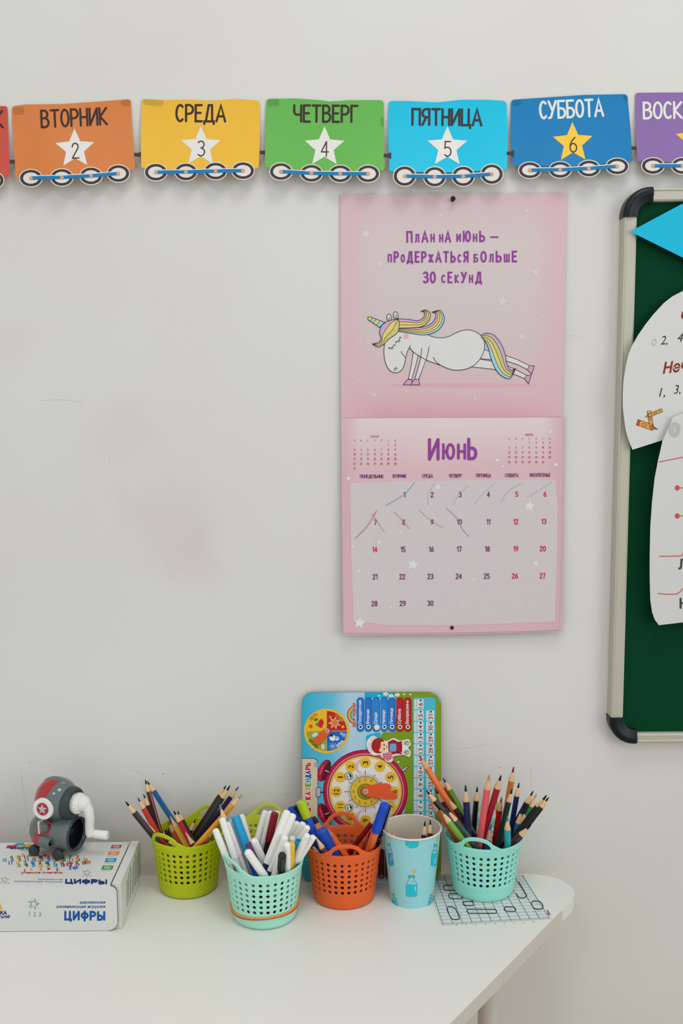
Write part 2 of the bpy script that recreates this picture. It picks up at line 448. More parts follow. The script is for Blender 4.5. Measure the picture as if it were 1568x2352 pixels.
# ================================================================== THE SETTING
def wall_mat():
    m = bpy.data.materials.new('painted_wall'); m.use_nodes = True; nt = m.node_tree; b = nt.nodes['Principled BSDF']
    b.inputs['Roughness'].default_value = 0.55; b.inputs['Specular IOR Level'].default_value = 0.3
    tc = nt.nodes.new('ShaderNodeTexCoord')
    n1 = nt.nodes.new('ShaderNodeTexNoise'); n1.inputs['Scale'].default_value = 2.2; n1.inputs['Detail'].default_value = 4
    nt.links.new(tc.outputs['Object'], n1.inputs['Vector'])
    cr = nt.nodes.new('ShaderNodeValToRGB'); e = cr.color_ramp.elements
    e[0].position = 0.3; e[0].color = (lin(213), lin(210), lin(204), 1); e[1].position = 0.7; e[1].color = (lin(219), lin(217), lin(212), 1)
    nt.links.new(n1.outputs['Fac'], cr.inputs[0])
    # a few faint pinkish rubbed stains left of the calendar
    last = cr.outputs[0]
    for (sx, sz, r, k) in ((-0.235, 1.24, 0.09, .13), (-0.30, 1.37, 0.07, .09), (-0.44, 1.50, 0.05, .08), (-0.2, 1.19, 0.05, .09)):
        mp = nt.nodes.new('ShaderNodeVectorMath'); mp.operation = 'SUBTRACT'; mp.inputs[1].default_value = (sx, WY, sz)
        nt.links.new(tc.outputs['Object'], mp.inputs[0])
        dn = nt.nodes.new('ShaderNodeTexNoise'); dn.inputs['Scale'].default_value = 18
        nt.links.new(tc.outputs['Object'], dn.inputs['Vector'])
        ln = nt.nodes.new('ShaderNodeVectorMath'); ln.operation = 'LENGTH'; nt.links.new(mp.outputs[0], ln.inputs[0])
        ma = nt.nodes.new('ShaderNodeMath'); ma.operation = 'MULTIPLY_ADD'; ma.inputs[1].default_value = 0.09
        nt.links.new(dn.outputs['Fac'], ma.inputs[0]); nt.links.new(ln.outputs['Value'], ma.inputs[2])
        mr = nt.nodes.new('ShaderNodeMapRange'); mr.interpolation_type = 'SMOOTHSTEP'
        mr.inputs[1].default_value = r * 0.4 + .03; mr.inputs[2].default_value = r + .05; mr.inputs[3].default_value = k; mr.inputs[4].default_value = 0
        nt.links.new(ma.outputs[0], mr.inputs[0])
        mx = nt.nodes.new('ShaderNodeMix'); mx.data_type = 'RGBA'; nt.links.new(mr.outputs[0], mx.inputs[0]); nt.links.new(last, mx.inputs[6])
        mx.inputs[7].default_value = (lin(200), lin(150), lin(155), 1); last = mx.outputs[2]
    nt.links.new(last, b.inputs['Base Color'])
    # fine horizontal roller / lining-paper relief plus broad unevenness
    mp = nt.nodes.new('ShaderNodeMapping'); mp.inputs['Scale'].default_value = (6, 6, 220); nt.links.new(tc.outputs['Object'], mp.inputs[0])
    n2 = nt.nodes.new('ShaderNodeTexNoise'); n2.inputs['Scale'].default_value = 1.6; n2.inputs['Detail'].default_value = 3; nt.links.new(mp.outputs[0], n2.inputs['Vector'])
    n3 = nt.nodes.new('ShaderNodeTexNoise'); n3.inputs['Scale'].default_value = 14; n3.inputs['Detail'].default_value = 3; nt.links.new(tc.outputs['Object'], n3.inputs['Vector'])
    ad = nt.nodes.new('ShaderNodeMath'); ad.operation = 'MULTIPLY_ADD'; ad.inputs[1].default_value = 3.0
    nt.links.new(n3.outputs['Fac'], ad.inputs[0]); nt.links.new(n2.outputs['Fac'], ad.inputs[2])
    bp = nt.nodes.new('ShaderNodeBump'); bp.inputs['Strength'].default_value = 0.12; bp.inputs['Distance'].default_value = 0.0006
    nt.links.new(ad.outputs[0], bp.inputs['Height']); nt.links.new(bp.outputs['Normal'], b.inputs['Normal'])
    return m
wall = obj('wall_back', box_bm(0, WY + 0.05, 1.45, 5.0, 0.10, 2.9), wall_mat(), smooth=False); wall['kind'] = 'structure'
floor = obj('floor', box_bm(0, -2.2, -0.05, 5.0, 4.6, 0.10), M((176, 150, 122), 0.5, 0.08, 8), smooth=False); floor['kind'] = 'structure'
bb = obj('baseboard_back', box_bm(0, WY - 0.007, 0.04, 5.0, 0.014, 0.08, 0.003), M((206, 200, 190), 0.5), smooth=False); bb['kind'] = 'structure'
# scuffs, pin holes and hairline scratches
wp = wall_proj(lambda x, z: 0.0)
f = Flat(wp)
dk = ink((110, 102, 92)); gy = ink((202, 199, 193))
for x, y, r in ((97, 959, 1.6), (68, 1751, 1.6), (90, 1750, 1.2), (375, 1778, 2.0), (660, 1826, 1.6), (830, 1484, 1.2), (780, 1398, 1), (1418, 752, 1.8), (1423, 848, 1.4), (1147, 1763, 1.5), (1396, 1400, 1.2)):
    f.poly([(x + r * .75 * random.uniform(.5, 1.2) * math.cos(a), y + r * .75 * random.uniform(.5, 1.2) * math.sin(a)) for a in (0, 1, 2, 3, 4, 5)], dk, 0.0002)
for pts in (((92, 920), (140, 918), (190, 924)), ((250, 1040), (252, 1060)), ((46, 1760), (58, 1850), (66, 1905)), ((1038, 1716), (1060, 1720), (1125, 1708)), ((303, 1766), (330, 1780)), ((1218, 1760), (1221, 1840)), ((1300, 770), (1330, 772))):
    f.stroke(catmull(list(pts), 4), 0.7, gy, 0.0002)
f.build('scuff_marks', wall)

# ------------------------------------------------------------------ desk
desk = thing('desk', 'white corner desk with a slanting front edge and rounded tip under the pencil pots', 'desk', (0.0, -0.25, 0))
out = [(-0.95, 0.0), (0.225, 0.0)]
for p in ((1200, 2007), (1230, 2008.5), (1260.6, 2012), (1286, 2019.5), (1306, 2031), (1317, 2042.5), (1319, 2054), (1314, 2064), (1306, 2073), (1290, 2089)):
    q = on_z(*p); out.append((q.x, min(q.y, -0.0003 * 1)))
q1 = on_z(1153.5, 2229); q2 = on_z(1031, 2352); d = (q2 - q1).normalized(); q3 = q1 + d * 0.42
out += [(q1.x, q1.y), (q3.x, q3.y), (-0.95, q3.y)]
def slab(pts, z0, z1, bevel=0.0):
    bm = bmesh.new(); lo = [bm.verts.new((x, y, z0)) for x, y in pts]; hi = [bm.verts.new((x, y, z1)) for x, y in pts]
    tr = tessellate_polygon([[Vector((x, y, 0)) for x, y in pts]])
    bm.faces.new(hi); bm.faces.new(lo[::-1]); n = len(pts)
    for k in range(n): bm.faces.new((lo[k], lo[(k + 1) % n], hi[(k + 1) % n], hi[k]))
    if bevel:
        te = [e for e in bm.edges if abs(e.verts[0].co.z - z1) < 1e-6 and abs(e.verts[1].co.z - z1) < 1e-6]
        bmesh.ops.bevel(bm, geom=te, offset=bevel, segments=2, affect='EDGES')
    return bm
dm = M((226, 223, 215), 0.42, 0.02, 30, 0.4)
core = [Vector(p) for p in out]
obj('desk_top', local(slab(out, TZ - 0.018, TZ, 0.0008), desk), dm, desk, sharp=50)
# glued edge banding along the slanting front, in two lengths that meet at a seam
def band(pa, pb, name):
    a, b = Vector(pa), Vector(pb); t = (b - a).normalized(); n = Vector((t.y, -t.x)) * -1
    if n.dot(Vector((1, -1))) < 0: n = -n
    return slab([tuple(a), tuple(b), tuple(b + n * .0009), tuple(a + n * .0009)], TZ - 0.0178, TZ - 0.0004)
em = M((203, 198, 186), 0.45, 0.02)
i0 = len(out) - 4
A0 = Vector(out[-4]); A1 = Vector(out[-3]); A2 = Vector(out[-2])
obj('edge_band', local(band(A0, A1 - (A1 - A0).normalized() * .0006, ''), desk), em, desk, smooth=False)
obj('edge_band', local(band(A1, A2, ''), desk), em, desk, smooth=False)
for k, (x, y) in enumerate(((on_y(1121, 2325, -0.235).x, -0.235), (-0.85, -0.08), (-0.85, -0.55), (-0.12, -0.56))):
    bm = lathe([(.0125, 0.012), (.0125, TZ - 0.018)], 24, (x, y, 0)); bm2 = lathe([(.02, 0), (.02, 0.012)], 24, (x, y, 0), bm=bm)
    obj('leg', local(bm2, desk), M((196, 190, 180), 0.35, 0.02), desk)

# ================================================================== WEEKDAY TRAIN GARLAND
BR = (72, 56, 52)
def wagon(name, label, outline, col, textspec, tcol, st, scol, num, wheels, coup, wr=(25, 19), tapes=()):
    xs = [p[0] for p in outline]; ys = [p[1] for p in outline]
    P0 = on_y((min(xs) + max(xs)) / 2, min(ys), WY); ztop = P0.z
    bot = on_y(P0.x, max(ys), WY).z
    cx0 = P0.x
    ph = random.random() * 6
    def bend(x, z):
        t = max(0.0, (ztop - z) / 0.10)
        return 0.0015 + 0.014 * t ** 1.6 + 0.0022 * t * math.sin((x - cx0) * 45 + ph)
    pr = wall_proj(bend)
    t = thing(name, label, 'paper wagon', (P0.x, WY, ztop), 'weekday paper wagons of the wall garland')
    sp = (12, 10)
    white = M((214, 211, 204), 0.6, 0.02)
    bx, by = [], []
    Flat(pr).poly(outline, M(col, 0.38, 0.035, 25, 0.45, bump=0.08), 0.0, 0.0004).build('card', t, sp)
    x0, y0 = wheels[0]; x1, y1 = wheels[-1]
    for tp in tapes:
        Flat(pr).poly(round_poly(tp, 4, 2), M(tuple(int(v * .87) for v in col), 0.25, 0.03, 25, 0.5), 0.00008).build('sticky_tape', t, sp)
    txt, cx, cy, hh, ww, rot, th = textspec
    Flat(pr).write(txt, cx, cy, hh, ww, th, ink(tcol), 0.0002, rot).build('lettering', t, sp)
    sx, sy, sr = st
    Flat(pr).poly(star(sx, sy, sr, 0.46, rot * .5), ink(scol), 0.0002).build('star', t, sp)
    Flat(pr).write(str(num), sx + 1, sy + 4, 34, None, 2.8, ink(BR), 0.0004, rot, small=1).build('number', t, sp)
    for k, (wx, wy) in enumerate(wheels):
        g = Flat(pr); h = 0.0005 + 0.0001 * (k % 2)
        g.poly(ell(wx, wy, wr[0] + 2.2, wr[1] + 2.2, 30), white, h, 0.0009)
        g.poly(ell(wx, wy, wr[0], wr[1], 30), ink(BR), h + .0001)
        g.poly(ell(wx, wy, wr[0] - 7, wr[1] - 6, 26), ink((216, 214, 210)), h + .0002)
        g.build('wheel', t, sp)
    g = Flat(pr)
    g.stroke([(x, y - 5.2) for x, y in wheels], 2.0, ink((214, 216, 214)), 0.0010)
    g.stroke(wheels, 7.5, ink((28, 122, 176)), 0.0011)
    for wx, wy in wheels: g.poly(ell(wx, wy, 4.4, 4.4, 12), ink((221, 152, 108)), 0.0012)
    g.build('coupling_rod', t, sp)
    if coup:
        cx, cy = coup
        Flat(pr).poly([(cx - 2, cy - 5), (cx + 6, cy - 4.5), (cx + 15, cy - 8.5), (cx + 15, cy + 6), (cx + 6, cy + 4), (cx - 2, cy + 3)], ink(BR), 0.0001, 0.0004).build('coupler', t, sp)
    return t
DKT = (66, 50, 46); WH = (226, 222, 216)
def lerp_wheels(a, b): return [(a[0] + (b[0] - a[0]) * k / 3, a[1] + (b[1] - a[1]) * k / 3) for k in range(4)]
wagon('paper_wagon', 'red paper wagon cut off by the left picture edge, left of the orange wagon',
      round_poly([(-250, 255), (17, 243), (23, 407), (-245, 416)], 8), (196, 74, 58), ('ПОНЕДЕЛЬНИК', -120, 278, 38, 252, -2, 5), DKT, (-115, 345, 47), WH, 1,
      [(-222, 421), (-153, 419), (-85, 417), (-17, 414)], (24, 372))
wagon('paper_wagon', 'orange paper wagon lettered ВТОРНИК with a white star 2',
      round_poly([(27, 244), (60, 240), (140, 239), (215, 234), (300, 227.5), (303, 290), (310, 389), (200, 401), (37, 409), (30, 320)], [8, 0, 0, 0, 7, 0, 7, 0, 7, 0]), (212, 124, 62),
      ('ВТОРНИК', 170, 270, 38, 150, -2.6, 5), DKT, (172, 342, 47), WH, 2, [(71, 409), (142, 407.5), (209, 404), (271.5, 398.5)], (310, 356),
      tapes=([(30, 246), (54, 245), (56, 262), (32, 264)], [(276, 231), (298, 229), (299, 243), (280, 243)]))
wagon('paper_wagon', 'yellow paper wagon lettered СРЕДА with a white star 3',
      round_poly([(325, 227), (375, 230), (430, 229), (490, 231), (540, 227), (596, 231), (597, 300), (594, 387), (460, 392), (324, 386), (323, 300)], [7, 0, 0, 0, 0, 9, 0, 8, 0, 8, 0]), (232, 180, 52),
      ('СРЕДА', 461, 260, 37, 112, 0.5, 5.2), DKT, (461, 337, 48), WH, 3, [(358, 395.5), (427, 395), (495, 393), (558, 392)], (598, 351),
      tapes=([(327, 228), (376, 230), (374, 244), (350, 243), (330, 240)],))
wagon('paper_wagon', 'green paper wagon lettered ЧЕТВЕРГ with a white star 4',
      round_poly([(611, 227), (680, 226), (735, 230), (758, 233), (800, 230), (881, 230), (882, 310), (883, 392), (745, 394), (608, 384), (609, 300)], [9, 0, 0, 0, 0, 9, 0, 8, 0, 8, 0]), (100, 176, 78),
      ('ЧЕТВЕРГ', 748, 261, 37, 145, 0.5, 5.2), DKT, (745, 338, 48), WH, 4, [(645, 394), (715, 398), (781, 399), (845, 399)], (883, 358),
      tapes=([(614, 228), (640, 227), (641, 243), (615, 245)], [(873, 268), (881, 268), (881, 293), (875, 290)]))
wagon('paper_wagon', 'cyan paper wagon lettered ПЯТНИЦА with a white star 5, above the pink calendar',
      round_poly([(892, 232), (940, 232), (1004, 235), (1060, 229), (1120, 229), (1163, 232), (1166, 310), (1164, 389), (1030, 396), (894, 394), (891, 310)], [8, 0, 0, 0, 0, 9, 0, 8, 0, 8, 0]), (20, 188, 220),
      ('ПЯТНИЦА', 1026, 269, 36, 158, 0.5, 5.6), (62, 58, 60), (1027, 338, 48), WH, 5, [(929, 404.5), (998, 406), (1063.5, 405), (1129, 400)], (1165, 353), wr=(25, 22))
wagon('paper_wagon', 'blue paper wagon lettered СУББОТА with a yellow star 6',
      round_poly([(1173, 229), (1250, 224), (1340, 218), (1440, 216), (1447, 290), (1452, 372), (1300, 382), (1177, 382), (1172, 300)], [9, 0, 0, 9, 0, 8, 0, 9, 0]), (22, 122, 180),
      ('СУББОТА', 1312, 250, 38, 144, -2.4, 5.4), WH, (1315, 328, 48), (244, 196, 74), 6, [(1216.5, 391), (1286, 390), (1352, 387), (1417, 382)], (1452, 341), wr=(25, 18),
      tapes=([(1175, 231), (1196, 230), (1196, 240), (1180, 245)], [(1428, 218), (1440, 218), (1442, 234), (1432, 228)]))
wagon('paper_wagon', 'purple paper wagon with white letters, cut off by the right picture edge',
      round_poly([(1458, 213), (1600, 212), (1735, 207), (1741, 364), (1600, 374), (1463, 371), (1459, 300)], [9, 0, 9, 8, 0, 8, 0]), (138, 106, 164),
      ('ВОСКРЕСЕНЬЕ', 1597, 252, 36, 238, -1.0, 5.4), WH, (1597, 322, 48), (244, 196, 74), 7, [(1499, 381), (1567, 381), (1632, 379), (1697, 376)], None, wr=(25, 18))

# ================================================================== CALENDAR
cal0 = on_y(781, 446, WY); calr = on_y(1302, 443, WY); fold = on_y(1036, 959, WY)
cal = thing('wall_calendar', 'pink wall calendar with a unicorn picture above the June page', 'calendar', (fold.x, WY, fold.z))
def cbend(x, z):
    u = (x - cal0.x) / (calr.x - cal0.x)
    if z > fold.z: return 0.006 - 0.004 * max(0, (z - fold.z) / 0.31) + 0.0025 * max(0, u - 0.9) * 10 * 0.3
    t = (fold.z - z) / 0.31
    return 0.006 + 0.006 * t ** 2 + 0.004 * t * max(0, u - .82) * 5 + 0.004 * t * max(0, .12 - u) * 8
cp = wall_proj(cbend)
zt = 0.32
topm = gradient_mat('calendar_picture_sheet', [(0.0, (212, 160, 168)), (0.10, (214, 180, 184)), (0.35, (207, 192, 192)), (0.75, (209, 196, 195)), (1.0, (212, 181, 186))], 2, 0.0, 0.31, blob=0.09, blobcol=(217, 178, 184))
botm = gradient_mat('calendar_month_sheet', [(0.0, (214, 176, 182)), (0.55, (214, 176, 182)), (0.78, (216, 182, 187)), (0.96, (222, 202, 203)), (1.0, (222, 206, 205))], 2, -0.31, 0.0, blob=0.12, blobcol=(212, 168, 176))
SP = (20, 16)
# hanging stack of month sheets, the under-sheets peeping out at the right and bottom
for k, (dx, dy) in enumerate(((8, 3.0), (4, 1.5))):
    Flat(cp).poly([(783, 960), (1290 + dx, 958), (1285 + dx * .8, 1447 + dy), (1180, 1452 + dy), (1037, 1455 + dy), (788, 1457 + dy)], M((204, 178, 182), 0.6, 0.03), -0.0014 + 0.0004 * k, 0.0002).build('under_sheet', cal, SP)
Flat(cp).poly([(781, 446), (1040, 443.5), (1302, 443), (1297, 700), (1290, 958), (783, 960), (782, 700)], topm, 0.0, 0.0004).build('picture_sheet', cal, SP)
Flat(cp).poly([(783, 960.5), (1290, 958.5), (1291, 1100), (1288, 1300), (1283, 1446), (1200, 1450), (1037, 1453), (900, 1454.5), (788, 1454), (785, 1200)], botm, 0.0, 0.0004).build('month_sheet', cal, SP)
C1 = lambda x, y: (770 + x / 2.851, 440 + y / 2.851)
C2 = lambda x, y: (770 + x / 2.851, 950 + y / 2.851)
PUR = ink((146, 66, 150)); SW = ink((216, 206, 206))
f = Flat(cp, C1)
for x, y, r in ((200, 275, 36), (285, 475, 24), (1312, 530, 34), (1095, 722, 40), (1218, 950, 26), (690, 155, 16), (255, 1330, 16), (160, 985, 14), (915, 1355, 14), (825, 765, 13), (1250, 125, 18), (335, 660, 12), (140, 690, 12), (1355, 815, 12), (155, 1240, 12), (460, 1310, 9), (1415, 1195, 9), (725, 1310, 9), (440, 75, 10)):
    f.poly(star(x, y, r, .45, 8), SW, 0.0002)
f.build('small_stars', cal, SP, kind='stuff')
f = Flat(cp, C1)
f.write('ПлАн', 558, 296, 66, 176, 4.2, PUR, .0004, -1, .42); f.write('нА', 718, 296, 64, 68, 4.2, PUR, .0004, 0, .36)
f.write('иЮнЬ', 885, 293, 64, 178, 4.2, PUR, .0004, 0, .40); f.write('—', 1040, 298, 60, 46, 3.6, PUR, .0004)
f.write('пРоДЕРжАТЬсЯ', 607, 428, 64, 520, 4.2, PUR, .0004, 0, .42); f.write('бОлЬшЕ', 1047, 426, 64, 276, 4.2, PUR, .0004, -.5, .40)
f.write('30', 615, 562, 66, 74, 4.4, PUR, .0004, 0, .30, small=1); f.write('сЕкУнД', 826, 562, 64, 256, 4.2, PUR, .0004, 0, .44)
f.build('motto_lettering', cal, SP)
# unicorn drawing
OL = ink((38, 30, 34)); UW = ink((216, 214, 212)); HP = ink((206, 160, 186)); YE = ink((228, 202, 120)); KH = ink((204, 196, 122)); CY = ink((150, 208, 224)); PP = ink((198, 168, 194))
g = Flat(cp, C1); LW = 1.35
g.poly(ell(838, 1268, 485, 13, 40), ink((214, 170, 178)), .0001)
def shape(pts, mat, h, closed=True, lw=LW, sub=6, smooth=True, outline=True):
    q = catmull(pts, sub, closed) if smooth else pts
    if mat: g.poly(q, mat, h)
    if outline: g.stroke(q, lw, OL, h + .00005, closed)
def bands(a, b, cols, h, sub=6):
    a = catmull(a, sub); b = catmull(b, sub); n = len(cols)
    mixc = lambda t: [(p[0] + (q[0] - p[0]) * t, p[1] + (q[1] - p[1]) * t) for p, q in zip(a, b)]
    for k, c in enumerate(cols):
        L, Rr = mixc(k / n), mixc((k + 1) / n)
        for i in range(len(L) - 1): g.poly([L[i], L[i + 1], Rr[i + 1], Rr[i]], c, h)
    for k in range(n + 1): g.stroke(mixc(k / n), LW * (1 if k in (0, n) else .8), OL, h + .00005)
H = .0003
# hind legs
shape([(960, 1030), (1000, 1043), (1115, 1073), (1190, 1100), (1270, 1140), (1256, 1166), (1190, 1132), (1120, 1110), (1040, 1100), (945, 1095)], UW, H, smooth=False)
shape([(1270, 1140), (1302, 1141), (1285, 1198), (1256, 1166)], HP, H, smooth=False)
shape([(945, 1097), (1030, 1112), (1110, 1135), (1190, 1170), (1250, 1203), (1240, 1226), (1180, 1200), (1110, 1180), (1035, 1164), (885, 1147)], UW, H + .0001, smooth=False)
shape([(1250, 1203), (1281, 1205), (1264, 1260), (1240, 1226)], HP, H + .0001, smooth=False)
# far fore leg
shape([(510, 1050), (498, 1130), (478, 1230), (500, 1232), (528, 1130), (542, 1072)], UW, H, smooth=False)
shape([(445, 1266), (462, 1240), (480, 1228), (500, 1231), (503, 1266)], HP, H, smooth=False)
body = catmull([(600, 935), (640, 952), (690, 958), (740, 950), (790, 925), (830, 910), (870, 906), (910, 915), (950, 940), (972, 975), (976, 1020), (965, 1062), (940, 1105), (900, 1142), (850, 1163), (790, 1169), (740, 1160), (690, 1138), (640, 1120), (592, 1102), (555, 1080), (510, 1050), (485, 1020)], 5)
head = catmull([(485, 1020), (468, 1055), (460, 1090), (452, 1130), (435, 1166), (403, 1186), (362, 1176), (335, 1140), (321, 1090), (318, 1040), (325, 975)], 5)
g.poly(body + head + [(350, 955), (400, 915), (440, 905)], UW, H + .0002)
g.stroke(body, LW, OL, H + .00025); g.stroke(head, LW, OL, H + .00025); g.stroke([(485, 1020), (490, 1006)], LW, OL, H + .00025)
g.poly([(565, 1025), (558, 1090), (520, 1228), (545, 1230), (590, 1130), (612, 1018)], UW, H + .0003)
g.stroke(catmull([(565, 1025), (558, 1090), (540, 1160), (520, 1228)], 5), LW, OL, H + .00035); g.stroke(catmull([(614, 1015), (600, 1080), (575, 1150), (545, 1228)], 5), LW, OL, H + .00035)
shape([(495, 1266), (508, 1240), (522, 1228), (545, 1229), (551, 1266)], HP, H + .0003, smooth=False)
g.stroke(catmull([(640, 1085), (660, 1115), (690, 1138)], 5), LW, OL, H + .0004)
# ears, horn
for cx, cy in ((352, 826), (395, 811)):
    shape(ell(cx, cy, 15, 24, 16, rot=-12), UW, H + .0003, smooth=False); g.stroke(ell(cx + 2, cy + 8, 5, 11, 10, rot=-12), LW * .7, OL, H + .0004, True)
horn = [(213, 822), (226, 820), (322, 856), (290, 889), (214, 840)]
g.poly(horn, YE, H + .0003)
def hq(t0, t1): 
    a = lambda t: (218 + (322 - 218) * t, 820 + (856 - 820) * t); b = lambda t: (214 + (290 - 214) * t, 838 + (889 - 838) * t)
    return [a(t0), a(t1), b(t1), b(t0)]
g.poly(hq(.22, .45), CY, H + .00035); g.poly(hq(.72, 1), CY, H + .00035)
for t in (.22, .45, .72): q = hq(t, t); g.stroke([q[0], q[2]], LW * .8, OL, H + .0004)
g.stroke(horn, LW, OL, H + .0004, True)
bands([(412, 895), (490, 894), (580, 886), (630, 862), (655, 828), (655, 798), (632, 790)], [(405, 914), (490, 928), (590, 938), (675, 905), (712, 838), (688, 780), (632, 790)], [PP, YE, YE, CY], H + .00045)
bands([(412, 832), (480, 838), (540, 845), (575, 828), (585, 800), (575, 785), (558, 785)], [(412, 893), (490, 892), (560, 885), (605, 852), (622, 805), (595, 776), (558, 785)], [PP, YE, YE], H + .0005)
bands([(412, 834), (345, 848), (302, 880), (290, 925), (300, 965), (282, 988), (242, 998)], [(412, 836), (418, 875), (405, 925), (350, 965), (318, 998), (280, 1016), (242, 998)], [PP, YE, KH], H + .0006)
bands([(952, 945), (985, 927), (1040, 942), (1085, 1000), (1112, 1070), (1122, 1130), (1148, 1168), (1180, 1158)], [(960, 960), (985, 985), (1003, 1030), (1018, 1090), (1042, 1150), (1080, 1200), (1140, 1224), (1180, 1158)], [PP, KH, YE, CY], H + .0005)
g.poly(ell(462, 947, 18, 18, 16), ink((222, 176, 184)), H + .0004)
for c, a in (([(346, 1020), (368, 1024), (386, 1000)], 0), ([(392, 985), (414, 976), (424, 950)], 0)):
    q = catmull(c, 5); g.stroke(q, LW, OL, H + .0004)
    for i in (1, 4, 6, 9): g.stroke([q[i], (q[i][0] + 6 + i * .6, q[i][1] + 12 - i * .6)], LW * .8, OL, H + .0004)
for c in ([(388, 1155), (385, 1166), (396, 1170)], [(398, 1150), (396, 1160), (406, 1160)], [(430, 1048), (440, 1064), (458, 1086)]): g.stroke(catmull(c, 4), LW, OL, H + .0004)
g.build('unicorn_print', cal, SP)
# month sheet
f = Flat(cp, C2)
f.poly([(97, 456), (330, 446), (700, 437), (1440, 430), (1455, 600), (1452, 900), (1437, 1362), (1100, 1376), (720, 1388), (330, 1386), (118, 1352), (103, 900)], ink((206, 196, 198)), .0002)
GLN = ink((215, 207, 209))
for x in (112, 325, 527, 711, 885, 1082, 1253, 1430): f.stroke([(x, 447), (x + 6, 900), (x + 4, 1365)], .9, GLN, .0003)
for y in (465, 605, 800, 988, 1168): f.stroke([(112, y), (700, y - 6), (1445, y - 14)], .9, GLN, .0003)
f.build('day_grid', cal, SP)
f = Flat(cp, C2)
for x, y, r in ((670, 480, 24), (1270, 605, 40), (508, 988, 40), (158, 1370, 44), (1312, 980, 24), (285, 840, 18), (115, 870, 14), (85, 425, 20), (445, 105, 12), (475, 307, 12), (1057, 305, 20), (1093, 347, 14), (1443, 335, 20), (1405, 118, 18), (430, 778, 12), (155, 1030, 14), (905, 1085, 12), (475, 862, 9), (1145, 738, 9), (365, 1265, 14), (830, 1262, 9), (1275, 1235, 9)):
    f.poly(star(x, y, r, .45, 10), ink((222, 219, 218)), .0004)
f.build('small_stars', cal, SP, kind='stuff')
f = Flat(cp, C2)
f.write('И', 644, 234, 128, 56, 7, PUR, .0006); f.write('Ю', 741, 248, 92, 68, 6, PUR, .0006); f.write('Н', 826, 248, 90, 42, 6, PUR, .0006); f.write('Ь', 896, 231, 128, 46, 7, PUR, .0006)
f.build('month_lettering', cal, SP)
f = Flat(cp, C2); DP = ink((120, 48, 110)); RD = ink((204, 30, 62))
for t, x, y, wd in (('ПОНЕДЕЛЬНИК', 238, 411, 152), ('ВТОРНИК', 420, 409, 86), ('СРЕДА', 603, 408, 68), ('ЧЕТВЕРГ', 787, 407, 84), ('ПЯТНИЦА', 970, 405, 95), ('СУББОТА', 1155, 404, 84), ('ВОСКРЕСЕНЬЕ', 1340, 402, 132)):
    f = Flat(cp, C2); f.write(t, x, y, 20, wd, 1.25, DP, .0005); f.build('weekday_heading', cal, SP)
f = Flat(cp, C2)
rows = [[(1, 453), (2, 633), (3, 817), (4, 1002), (5, 1187), (6, 1372)], [(7, 262), (8, 447), (9, 633), (10, 812), (11, 1002), (12, 1181), (13, 1365)],
        [(14, 258), (15, 443), (16, 628), (17, 811), (18, 995), (19, 1181), (20, 1358)], [(21, 260), (22, 438), (23, 622), (24, 808), (25, 991), (26, 1175), (27, 1356)], [(28, 256), (29, 441), (30, 622)]]
for (y, r) in zip((533, 712, 890, 1068, 1244), rows):
    for n, x in r:
        red = n in (5, 6, 12, 13, 14, 19, 20, 26, 27); yy = y - 6 * (x - 260) / 1100
        f = Flat(cp, C2); f.write(str(n), x, yy, 31, None, 1.9, RD if red else DP, .0006, 0, .22, small=1); f.build('date_number', cal, SP)
f = Flat(cp, C2); S1 = ink((192, 120, 130)); S2 = ink((204, 84, 96))
def mini(title, tx, ty, cols, ys, start, days):
    f.write(title, tx, ty, 14, 48, .9, S1, .0005)
    for x, c in zip(cols, 'ПВСЧПСВ'): f.write(c, x, ys[0], 10, None, .8, S1, .0005)
    d = 1; r = 1; c = start
    while d <= days:
        f.write(str(d), cols[c], ys[r], 12, None, 1.0, S2 if c > 4 or d in (3, 10) else S1, .0005, small=1); d += 1; c += 1
        if c > 6: c = 0; r += 1
mini('МАЙ', 257, 150, (125, 169, 213, 258, 302, 347, 392), (176, 203, 236, 266, 297, 328, 359), 5, 31)
mini('ИЮЛЬ', 1270, 138, (1138, 1182, 1226, 1270, 1315, 1359, 1404), (165, 190, 222, 254, 285, 317), 3, 31)
f.build('small_month_tables', cal, SP, kind='stuff')
f = Flat(cp, C2)
for pts, c, wd in (([(328, 602), (400, 562), (460, 522), (518, 450)], (84, 172, 200), 1.3), ([(605, 600), (612, 520), (650, 455)], (190, 184, 202), 1.1), ([(770, 600), (810, 530), (870, 470)], (188, 192, 202), 1.0),
                   ([(910, 600), (960, 530), (1045, 455)], (184, 190, 202), 1.0), ([(1088, 575), (1130, 510), (1215, 455)], (176, 188, 202), 1.1), ([(1250, 550), (1320, 510), (1420, 445)], (176, 190, 202), 1.1),
                   ([(130, 817), (210, 735), (270, 635)], (212, 112, 100), 1.6), ([(240, 655), (280, 715), (320, 775)], (206, 150, 142), 1.3), ([(385, 645), (440, 700), (483, 752)], (206, 136, 128), 1.3),
                   ([(550, 630), (610, 690), (703, 747)], (204, 160, 150), 1.1), ([(725, 618), (800, 690), (830, 755), (875, 805)], (164, 130, 172), 1.2)):
    f.stroke(catmull(pts, 5), wd, ink(c), .0007)
f.build('pen_strokes', cal, SP)
f = Flat(cp, C2); f.poly(ell(763, 1402, 13, 13, 16), ink((110, 56, 62)), .0006); f.poly(ell(763, 1404, 8, 8, 12), ink((50, 22, 28)), .0007); f.build('hanging_hole', cal, SP)  # flat discs; the dark inside of the punched hole is painted on
